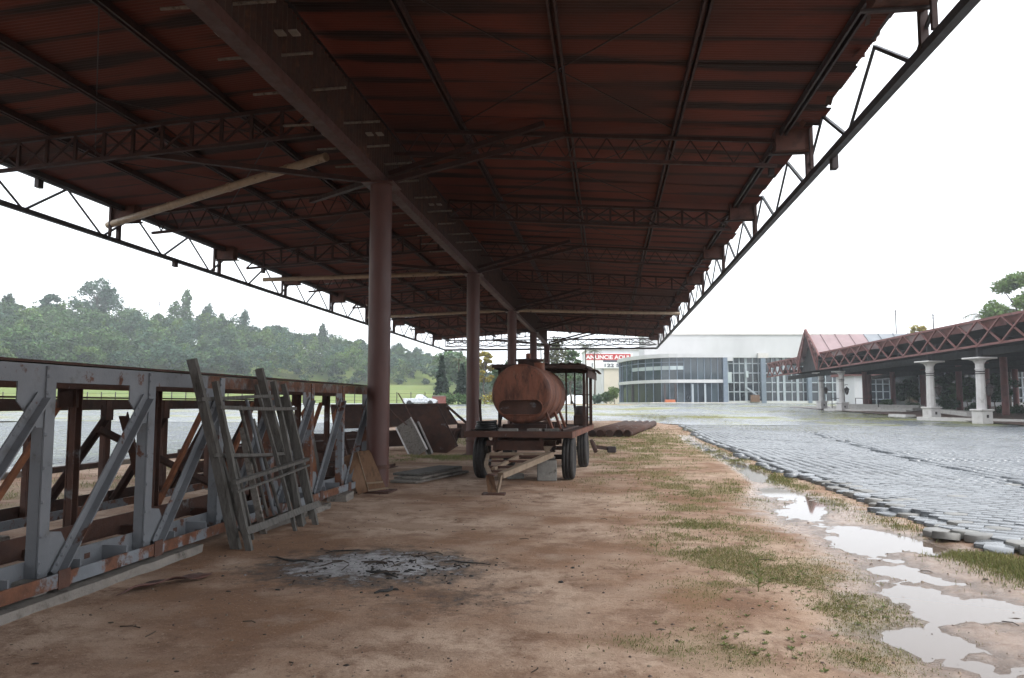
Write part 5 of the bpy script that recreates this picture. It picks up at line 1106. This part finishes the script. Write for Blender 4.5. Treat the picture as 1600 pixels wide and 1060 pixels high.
for y in np.arange(42, 97, 5.6): ubar('ceiling_beam', (ex(y) + .3, y, eb(y) + .35), (ex(y) + W_, y, eb(y) + .2), .25, .5, 'pavilion_dark', pv)
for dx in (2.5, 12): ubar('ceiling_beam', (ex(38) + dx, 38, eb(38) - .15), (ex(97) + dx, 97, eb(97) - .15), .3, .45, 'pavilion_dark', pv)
# gable over the entrance
ap = Vector((ex(83) - .3, 83.0, 9.25)); gl_, gr_ = Vector((ex(85.6) - .3, 85.7, eb(85.6) - .05)), Vector((ex(80.2) - .3, 80.1, eb(80.2) - .05)); gt = MB().bar(gl_, ap, .16, .16).build('gable', 'pavilion_brown', pv)
ubar('rafter', gr_, ap, .16, .16, 'pavilion_brown', gt); ga, gb_ = gl_ + Vector((.1, .55, 1.35)), gr_ + Vector((.1, -.55, 1.35)); ap2 = ap + Vector((0, 0, .0))
for a, b_ in ((ga, ap2 + Vector((0, .12, .1))), (gb_, ap2 + Vector((0, -.12, .1)))): ubar('rafter', a, b_, .16, .16, 'pavilion_brown', gt)
for s0, s1 in ((gl_, ga), (gr_, gb_)):
    for i in range(5):
        a = s0.lerp(ap, i / 5.5); b_ = s1.lerp(ap2, (i + .5) / 5.5); c = s0.lerp(ap, (i + 1) / 5.5); ubar('diagonal', a, b_, .09, .09, 'pavilion_brown', gt); ubar('diagonal', b_, c, .09, .09, 'pavilion_brown', gt)
bk = Vector((20, 0, 0)); bq = Vector((.4, 0, 0))
n_ = 14
for (sd, mlist) in ((gr_ + Vector((0, -.5, 1.3)), 1), (gl_ + Vector((0, .5, 1.3)), 0)):
    for i in range(n_):
        x0, x1 = 20 * i / n_, 20 * (i + 1) / n_; a0, a1, b1, b0 = sd + Vector((x0 + .1, 0, 0)), sd + Vector((x1 + .08, 0, 0)), ap + Vector((x1 + .08, 0, -.45)), ap + Vector((x0 + .1, 0, -.45)); q = MB().add([a0, a1, b1, b0], [(0, 1, 2, 3)]); e = (b0 - a0); q.bar(a0 + Vector((0, 0, .05)), b0 + Vector((0, 0, .05)), .12, .10); q.build('roof_panel', 'roof_mauve' if i < 4 else 'roof_slate', gt)
MB().add([gl_ + bq, gr_ + bq, ap + Vector((.6, 0, -.4))], [(0, 1, 2)]).build('gable_infill', 'pavilion_dark', gt)
# white columns with lanterns
cm_s = MB().box((0, 0, .42), (.86, .86, .84), None, .03).box((0, 0, .90), (1.02, 1.02, .12), None, .03).mesh('pedestal', 'column_white')
cm_c = MB().lathe([(.30, .96), (.265, 3.1), (.262, 3.5), (.30, 3.52), (.30, 3.6), (.262, 3.62), (.27, 3.9), (.40, 4.1), (.66, 4.18)], None, 8, False).box((0, 0, 4.25), (1.45, 1.45, .11), None, .03).mesh('shaft', 'column_white')
cm_r = MB().lathe([(.29, 3.36), (.31, 3.38), (.29, 3.42)], None, 16).lathe([(.29, 3.22), (.31, 3.24), (.29, 3.28)], None, 16).mesh('shaft_ring', 'dark_steel')
cm_l = MB().lathe([(0, 0), (.12, .08), (.20, .3), (.22, .55), (.30, .6), (.05, .85), (0, .95)], None, 8, False).mesh('lantern', 'dark_steel')
cm_a = MB().tube([(0, 0, 1.05), (.1, 0, 1.2), (.35, 0, 1.15)], .03, 6).mesh('lantern_arm', 'dark_steel')
for (x, y, h) in ((24.12, 53.3, 1), (23.6, 59.8, 1), (23.4, 80.6, .93), (23.3, 87.6, .93)):
    W0 = Matrix.Translation((x, y, terrain(x, y) + .08)) @ Matrix.Rotation(R(YAW + 14), 4, 'Z') @ Matrix.Scale(h, 4); c = link('column', cm_c, W0, pv); c['label'] = 'white column on a square pedestal'
    link('pedestal', cm_s, W0, c); link('shaft_ring', cm_r, W0, c); link('lantern', cm_l, W0 @ Matrix.Translation((.42, -.25, 1.75)), c); link('lantern_arm', cm_a, W0 @ Matrix.Translation((.30, -.15, 1.7)), c)
    MB().box((0, -.44, .5), (.16, .02, .2)).build('vent_hole', 'dark_steel', c, W=W0); ubar('beam_post', W0 @ Vector((0, 0, 4.3)), W0 @ Vector((0, 0, 5.5)), .3, .3, 'pavilion_dark', pv)
for px_, D in ((1352, 88), (1359, 90), (1396, 84), (1443, 82), (1449, 83), (1500, 74), (1543, 70), (1571, 62), (1588, 78)):
    p = spot(px_, D); ubar('post', p, p + Vector((0, 0, 5.4 - p.z)), .55, .55, 'pavilion_brown', pv, rnd=True)
for nm, pa, pb, D0, D1, h, m in (('kerb_slab', 1435, 1620, 56, 50.5, .28, 'concrete_pale'), ('kerb_slab', 1395, 1422, 63, 61, .25, 'concrete_pale'), ('step', 1292, 1420, 79, 72, .25, 'concrete_pale'), ('step', 1302, 1430, 81, 74, .45, 'concrete_pale'), ('step', 1315, 1440, 83, 76, .65, 'concrete_pale'), ('ramp_wall', 1475, 1520, 68, 60, .5, 'concrete_pale')):
    a, b_ = spot(pa, D0), spot(pb, D1); MB().bar(a + Vector((0, 0, h / 2)), b_ + Vector((0, 0, h / 2)), 1.1 if nm == 'step' else .9, h + .1).build(nm, m, pv)
MB().add([(ex(40) + .6, 40, terrain(24, 40) + .12), (ex(97) + 2, 97, terrain(21, 97) + .12), (ex(97) + 26, 97, terrain(21, 97) + .25), (ex(40) + 28, 40, terrain(24, 40) + .25)], [(0, 3, 2, 1)]).build('floor', 'paving_red', pv)
for px_, D in ((1300, 80), (1337, 83), (1366, 80), (1372, 79)):
    p = spot(px_, D) + Vector((0, 0, .3)); ubar('handrail_post', p, p + Vector((0, 0, 1.0)), .06, .06, 'dark_steel', pv)
for a, b_ in (((1300, 80), (1312, 82)), ((1337, 83), (1366, 80))): ubar('handrail', spot(*a) + Vector((0, 0, 1.3)), spot(*b_) + Vector((0, 0, 1.3)), .06, .06, 'dark_steel', pv)
# annex glimpsed through the pavilion
t, M = site('white_annex', 'white walled annex with a glazed front seen through the pavilion', 'building', 1390, 106); z0 = M.translation.z; D = 106
def bz(py): return lz(py, D) - z0
def bx(px): return (px - 1390) * K(D)
lbox(t, ((bx(1336) + bx(1356)) / 2, 3, bz(586) / 2), (bx(1356) - bx(1336), 6, bz(586)), M, 'wall_white', 'wall'); lbox(t, ((bx(1416) + bx(1446)) / 2, 3, bz(586) / 2), (bx(1446) - bx(1416), 6, bz(586)), M, 'wall_white', 'wall'); lbox(t, ((bx(1356) + bx(1416)) / 2, 4, bz(590) / 2), (bx(1416) - bx(1356), 4, bz(590)), M, 'pane_dark', 'glazed_core'); lbox(t, ((bx(1356) + bx(1416)) / 2, 2.6, bz(590)), (bx(1416) - bx(1356), .5, .6), M, 'wall_white', 'lintel')
for i in range(6): lbox(t, (bx(1358 + i * 11), 1.95, bz(593) / 2), (.14, .12, bz(593)), M, 'frame_pale', 'mullion')
for q in (600, 612, 624): lbox(t, ((bx(1356) + bx(1416)) / 2, 1.93, bz(q)), (bx(1416) - bx(1356), .1, .12), M, 'frame_pale', 'transom')
lbox(t, ((bx(1330) + bx(1450)) / 2, 3, bz(584.5)), (bx(1450) - bx(1330), 7, .5), M, 'pavilion_brown', 'roof_edge')
t, M = site('glazed_annex', 'dim glazed block behind the plants at the right end of the pavilion', 'building', 1540, 86); z0 = M.translation.z; D = 86
def bz(py): return lz(py, D) - z0
def bx(px): return (px - 1540) * K(D)
lbox(t, (2, 4, bz(578) / 2), (18, 6, bz(578)), M, 'pane_dark', 'core'); lbox(t, (2, .9, .35), (18, .3, .9), M, 'wall_white', 'plinth')
for i in range(13): lbox(t, (-6.8 + i * 1.45, .92, bz(580) / 2), (.16, .16, bz(580)), M, 'frame_pale', 'mullion')
for q in (590, 606, 622): lbox(t, (2, .9, bz(q)), (18, .12, .14), M, 'frame_pale', 'transom')
# ------------------------------------------------------------------ trees
def crown_arrays(clumps, per, size, flat=.0):
    n = len(clumps) * per; Cc = np.repeat(np.array([c[:3] for c in clumps], np.float32), per, 0); Rr = np.repeat(np.array([[c[3], c[3], c[4]] for c in clumps], np.float32), per, 0)
    d = np.random.normal(size=(n, 3)); d /= np.linalg.norm(d, axis=1)[:, None]; rad = np.random.rand(n) ** .45; P = Cc + d * Rr * rad[:, None]
    a = np.random.normal(size=(n, 3)); a[:, 2] *= .6; a /= np.linalg.norm(a, axis=1)[:, None]; b_ = np.cross(a, np.random.normal(size=(n, 3))); b_ /= np.linalg.norm(b_, axis=1)[:, None]; s_ = size * (.55 + .9 * np.random.rand(n))[:, None]
    V = np.stack([P - a * s_ * .5, P + b_ * s_ * .28, P + a * s_ * .5, P - b_ * s_ * .28], 1); return V.reshape(-1, 3)
def quads(n): return np.arange(n * 4).reshape(-1, 4)
def clumps_for(style, h, r):
    out = []
    if style == 'round':
        for _ in range(26):
            a = random.random() * 6.28; u = random.uniform(-.8, 1); q = math.sqrt(max(0, 1 - u * u)) * random.uniform(.5, 1.0); s_ = r * random.uniform(.24, .42); out.append((r * q * math.cos(a), r * q * math.sin(a), h * .64 + u * h * .30, s_, s_ * .7))
    elif style == 'dense':
        for _ in range(70):
            a = random.random() * 6.28; u = random.uniform(-.9, 1); q = math.sqrt(max(0, 1 - u * u)) * random.uniform(.6, 1.0); s_ = r * random.uniform(.22, .34); out.append((r * q * math.cos(a), r * q * math.sin(a), h * .62 + u * h * .33, s_, s_ * .75))
    elif style == 'tall':
        for k in range(20):
            t = k / 19; q = r * (.35 + 1.3 * t * (1 - t) * 2) * random.uniform(.2, .8); a = k * 2.4; s_ = r * random.uniform(.45, .75) * (1 - .45 * t); out.append((q * math.cos(a), q * math.sin(a), h * (.22 + .74 * t), s_, s_ * 1.9))
    elif style == 'cone':
        for k in range(34):
            t = k / 33; q = r * (1 - t) * random.uniform(.35, .85); a = k * 2.4; s_ = r * (.42 * (1 - t) + .12); out.append((q * math.cos(a), q * math.sin(a), h * (.10 + .86 * t), s_, s_ * .8))
    elif style == 'bush':
        for _ in range(12):
            a = random.random() * 6.28; q = random.random() * .7 * r; s_ = r * random.uniform(.3, .5); out.append((q * math.cos(a), q * math.sin(a), h * random.uniform(.3, .75), s_, s_ * .8))
    return out
def tree(name, label, p, h, r, style, m, per=70, size=.4, group=None, cat='tree'):
    t = thing(name, label, cat, p, random.random() * 6, group); Cl = clumps_for(style, h, r); M_ = Matrix.Translation(Vector(p)); tb = MB(); rt = max(.05, h * .018)
    top = h * (.92 if style in ('tall', 'cone') else .62); pts = [(0, 0, -.3)] + [(.03 * h * math.sin(k * 1.3 + r), .03 * h * math.cos(k * 1.7), top * k / 5) for k in range(1, 6)]; tb.tube(pts, [rt * 1.3] + [rt * (1.1 - .17 * k) for k in range(1, 6)], 8)
    for c in Cl[::2]:
        z_ = min(c[2] * .75, top * .95); i = z_ / top * 5; tb.tube([(pts[min(5, int(i))][0], pts[min(5, int(i))][1], z_), (c[0] * .5, c[1] * .5, (z_ + c[2]) / 2 + .02 * h), (c[0], c[1], c[2])], [rt * .45, rt * .3, rt * .12], 5, False)
    tb.build('trunk', 'bark', t, W=M_); Vv = crown_arrays(Cl, per, size); link('crown', np_mesh('crown', Vv, [quads(len(Vv) // 4)], m), M_, t); return t
def palm(label, p, h, n, L_, m='leaf_palm', group='palms', droop=1.):
    t = thing('palm_tree', label, 'palm', p, 0, group); M_ = Matrix.Translation(Vector(p)); MB().tube([(0, 0, -.2), (.05 * h * .3, 0, h * .5), (0, .03 * h, h)], [.17, .12, .09], 8).build('trunk', 'bark', t, W=M_); mb = MB()
    for k in range(n):
        a = k * 2.4; e = random.uniform(.1, 1.1); pr = None
        for j in range(9):
            s_ = j / 8; q = Vector((math.cos(a) * L_ * s_ * math.cos(e * (1 - s_ * .5)), math.sin(a) * L_ * s_ * math.cos(e * (1 - s_ * .5)), h + .03 * h + L_ * (math.sin(e) * s_ - droop * .75 * s_ * s_)))
            if pr is not None:
                d_ = (q - pr); sd = Vector((-math.sin(a), math.cos(a), 0))
                for sg_ in (-1, 1):
                    for z_ in (0, .5): b0 = pr + d_ * z_; mb.add([b0, b0 + d_ * .35, b0 + d_ * .5 + sd * sg_ * L_ * .17 * (1.1 - s_ * .6) + Vector((0, 0, -.09 * L_))], [(0, 1, 2)])
            pr = q
    mb.build('fronds', m, t, W=M_); return t
# hillside wood as one mass
Vs = [[], [], [], [], []]; fm = ['leaf_green', 'leaf_dark', 'leaf_blue', 'leaf_bright', 'bark']
def hill_pt(a, D): 
    u = a * D; c = RT * u + Vector((-math.sin(_y), math.cos(_y), 0)) * D; c.z = terrain(c.x, c.y); return c
def sky_h(px):   # height above eye level line of the wooded skyline, in source pixels
    return np.interp(px, [-60, 0, 100, 200, 240, 330, 420, 500, 560, 640, 690, 760, 820], [172, 170, 172, 168, 146, 150, 132, 118, 108, 92, 74, 62, 42])
for i in range(520):
    px = random.uniform(-70, 800); a = (px - 800) / 1204; De = 175 + (a + .667) * 150; q = random.random(); D = De - 4 + 62 * q; c = hill_pt(a, D)
    ztop = EYE + sky_h(px) * K(D) - 1.5 - 3 * random.random(); h = random.uniform(6, 12); h = min(h, max(2.5, ztop - c.z))
    st = random.choice(['round', 'round', 'tall', 'bush', 'round']); r = h * (.45 if st != 'tall' else .34); Cl = clumps_for(st, h, r)[::2]
    k = random.choice([0, 0, 1, 2, 2, 3]) if px > 200 else random.choice([0, 1, 2, 0, 0, 3]); Vs[k].append(crown_arrays(Cl, 44, .75) + np.array(c))
for i in range(160):
    px = random.uniform(-70, 760); a = (px - 800) / 1204; De = 175 + (a + .667) * 150; D = De - 8 + 66 * random.random(); c = hill_pt(a, D); Vs[random.choice([0, 1, 3])].append(crown_arrays(clumps_for('bush', 2.6, 2.2)[:6], 30, .8) + np.array(c))
for i in range(60):   # low far belt behind the yard trees
    px = random.uniform(690, 1010); a = (px - 800) / 1204; D = random.uniform(185, 240); c = hill_pt(a, D); h = random.uniform(7, 11); Vs[random.choice([0, 1, 2])].append(crown_arrays(clumps_for('round', h, h * .45)[::2], 26, 1.1) + np.array(c))
nv_ = [sum(len(v) for v in L_) for L_ in Vs[:4]]; allv = np.concatenate([np.concatenate(L_) for L_ in Vs[:4]]); mi = np.repeat(np.arange(4), [n // 4 for n in nv_])
tag(link('hillside_wood', np_mesh('hillside_wood', allv, [quads(len(allv) // 4)], fm[:4], midx=mi)), 'mixed green wood covering the hillside beyond the yard', 'wood', kind='stuff')
# trees one can tell apart on the skyline
for (px, topy, rr, st, m, lb) in [(142, 431, 36, 'round', 'leaf_blue', 'largest broad crowned tree standing above the hillside wood'), (72, 458, 15, 'round', 'leaf_blue', 'small round tree on the skyline left of the broad crowned tree'), (4, 461, 9, 'tall', 'leaf_dark', 'dark tree on the skyline at the left picture edge'), (286, 453, 9, 'tall', 'leaf_green', 'tallest pointed tree on the skyline right of the broad crowned tree'), (268, 474, 12, 'tall', 'leaf_green', 'bushy tall tree just left of the tallest pointed tree'), (320, 478, 12, 'tall', 'leaf_blue', 'narrow tree on the skyline right of the tallest pointed tree'), (378, 487, 11, 'tall', 'leaf_blue', 'twin topped tree on the skyline left of the girder ladders'), (342, 492, 8, 'tall', 'leaf_green', 'small pointed tree on the skyline between two narrow trees'), (430, 508, 16, 'round', 'leaf_dark', 'dark round tree at the dip of the skyline'), (502, 507, 7, 'tall', 'leaf_dark', 'slim dark tree on the skyline left of the front column'), (562, 531, 11, 'round', 'leaf_dark', 'low round tree on the skyline beside the front column'), (622, 541, 9, 'tall', 'leaf_blue', 'pointed tree on the skyline just right of the front column'), (650, 548, 8, 'tall', 'leaf_blue', 'hazy pointed tree on the far end of the hill'), (667, 556, 7, 'tall', 'leaf_blue', 'last hazy pointed tree on the far end of the hill'), (245, 488, 10, 'round', 'leaf_green', 'thin crowned tree in front of the mast on the hill')]:
    a = (px - 800) / 1204; De = 175 + (a + .667) * 150; D = De + 46; c = hill_pt(a, D); h = EYE + (631 - topy) * K(D) - c.z; tree('hill_tree', lb, c, h, rr * K(D) * (1.35 if st == 'tall' else 1.1), st, m, 80 if st == 'tall' else 150, .85, 'trees on the hill skyline')
for (px, ty_, D, rr, st, m, lb, sz) in [(690, 555, 112, 15, 'cone', 'leaf_pine', 'dark conifer with a broad base beyond the parked pickup', .45), (722, 569, 114, 15, 'cone', 'leaf_pine', 'shorter dark conifer right of the tall one', .45), (757, 546, 118, 13, 'round', 'leaf_yellow', 'yellow flowering tree beside the second column', .4), (784, 556, 122, 20, 'round', 'leaf_green', 'green round tree behind the tank', .5), (738, 562, 125, 12, 'round', 'leaf_green', 'green tree half hidden behind the second column', .45), (868, 532, 128, 22, 'tall', 'leaf_palm', 'loose olive tree rising behind the trailer shed', .5), (893, 545, 132, 18, 'round', 'leaf_green', 'rounded green tree left of the advertising board', .5)]:
    c = spot(px, D); h = lz(ty_, D) - c.z; tree('yard_tree', lb, c, h, rr * K(D), st, m, 80, sz, 'trees at the back of the yard')
for (px, ty_, D, lb, L_) in [(716, 562, 116, 'slender palm between the two dark conifers', 1.6), (915, 541, 126, 'tall palm in front of the advertising board', 2.2), (929, 548, 124, 'slim palm just right of the tall palm', 1.4), (845, 540, 130, 'palm rising behind the tank', 2.0)]:
    c = spot(px, D); palm(lb, c, lz(ty_, D) - c.z - .3, 16, L_)
for (px, D, h, r, lb, m) in [(948, 122, 2.2, 1.5, 'low leafy shrub at the foot of the cream wall', 'leaf_green'), (960, 121, 3.2, 1.3, 'taller feathery shrub left of the showroom', 'leaf_bright'), (934, 123, 1.6, 1.4, 'pale grey green shrub by the cream wall', 'leaf_blue'), (700, 108, 1.5, 2.2, 'low hedge bush under the dark conifers', 'leaf_green'), (728, 108, 1.4, 2.0, 'low hedge bush left of the second column', 'leaf_green'), (775, 110, 1.4, 2.4, 'hedge bush with yellow tint behind the tank', 'leaf_yellow')]:
    tree('shrub', lb, spot(px, D), h, r, 'bush', m, 90, .3, 'shrubs at the back of the yard', 'shrub')
rw, M = site('red_wall', 'short red brick wall beside the parked pickup', 'wall', 686, 106); lbox(rw, (0, 0, .55), (1.9, .3, 1.3), M, 'brick_red', 'wall_body', .03); lbox(rw, (0, 0, 1.24), (2.0, .4, .1), M, 'concrete', 'wall_cap')
# right hand trees and planting round the pavilion
c = spot(1612, 84); tree('garden_tree', 'bright green leafy tree above the pavilion roof at the right edge', c, lz(420, 84) - c.z, 4.0, 'dense', 'leaf_bright', 300, .36)
c = spot(1440, 108); tree('garden_tree', 'yellow green treetop showing above the middle of the pavilion roof', c, lz(500, 108) - c.z, 2.0, 'round', 'leaf_yellow', 120, .35)
c = spot(1545, 88); palm('palm with ragged fronds behind the pavilion roof', c, lz(500, 88) - c.z, 14, 2.6, 'leaf_palm', None); c = spot(1578, 86); palm('second palm under the bright tree behind the pavilion', c, lz(490, 86) - c.z, 14, 2.2, 'leaf_palm', None)
for (px, D, ty_, r, m, lb) in [(1422, 88, 596, 1.7, 'leaf_dark', 'small tree with a thin leaning trunk by the white annex wall'), (1488, 78, 584, 1.9, 'leaf_dark', 'dark leafy tree under the pavilion between the white columns'), (1512, 76, 592, 1.5, 'leaf_green', 'leafy bush right of the dark tree under the pavilion'), (1555, 72, 585, 1.8, 'leaf_dark', 'dark leafy tree behind the right white column')]:
    c = spot(px, D); tree('courtyard_tree', lb, c, lz(ty_, D) - c.z, r, 'round', m, 70, .35, 'trees under the pavilion edge')
for (px, D, h, r, lb, m) in [(1428, 82, .9, .8, 'round clipped shrub by the annex door', 'leaf_green'), (1383, 84, 1.3, 1.2, 'shrub on top of the pavilion steps', 'leaf_green'), (1480, 74, 1.6, 1.4, 'low planting between the two white columns', 'leaf_dark'), (1525, 68, 1.2, 1.3, 'low planting left of the right white column', 'leaf_dark'), (1585, 66, 1.0, 1.6, 'low planting at the right edge of the pavilion', 'leaf_dark')]:
    tree('shrub', lb, spot(px, D), h, r, 'bush', m, 90, .22, 'planting round the pavilion', 'shrub')
# masts and fence
for (px, D, topy, lb) in [(243, 240, 470, 'thin radio mast rising from the wooded hill'), (1405, 160, 483, 'thin mast behind the pavilion roof, left of two'), (1464, 150, 489, 'thin mast behind the pavilion roof, right of two')]:
    c = spot(px, D); t = thing('mast', lb, 'mast', c, 0, 'thin masts on the skyline'); z1 = lz(topy, D); ubar('pole', c, (c.x, c.y, z1), .22, .22, 'dark_steel', t, rnd=True)
    for q in (.05, .12): ubar('cross_arm', (c.x - .5, c.y, z1 - q * 8), (c.x + .5, c.y, z1 - q * 8), .08, .08, 'dark_steel', t)
fn = thing('wire_fence', 'thin post and wire fence along the lawn at the back of the yard', 'fence', spot(350, 112)); prv = None
for px in range(-40, 800, 22):
    p = spot(px, 112); ubar('fence_post', p, p + Vector((0, 0, 1.7)), .10, .10, 'dark_steel', fn)
    if prv is not None:
        for z_ in (.5, 1.0, 1.5): ubar('wire', prv + Vector((0, 0, z_)), p + Vector((0, 0, z_)), .03, .03, 'dark_steel', fn)
    prv = p
# service road beyond the yard, pale and wet
rp = []
for px in range(-80, 700, 20):
    for D in (104.5, 109.5): c = spot(px, D); rp.append((c.x, c.y, c.z + .16))
n = len(rp) // 2; mat('road_wet', (.24, .25, .265), (.19, .2, .21), 1, .3, spec=.6)
tag(link('service_road', np_mesh('service_road', rp, [[(2 * i, 2 * i + 1, 2 * i + 3, 2 * i + 2) for i in range(n - 1)]], 'road_wet')), kind='structure')
# ------------------------------------------------------------------ damp air
hz = bpy.data.materials.new('haze'); hz.use_nodes = True; hn = hz.node_tree; hn.nodes.clear(); ho_ = hn.nodes.new('ShaderNodeOutputMaterial'); pvn = hn.nodes.new('ShaderNodeVolumePrincipled')
pvn.inputs['Color'].default_value = (.90, .95, 1, 1); pvn.inputs['Density'].default_value = HAZE; pvn.inputs['Anisotropy'].default_value = .3; hn.links.new(pvn.outputs[0], ho_.inputs['Volume']); MATS['haze'] = hz
if HAZE > 0: tag(MB().box((-50, 252, 24), (800, 780, 54)).build('haze', 'haze'), 'damp pale air over the whole site', 'haze', kind='stuff')
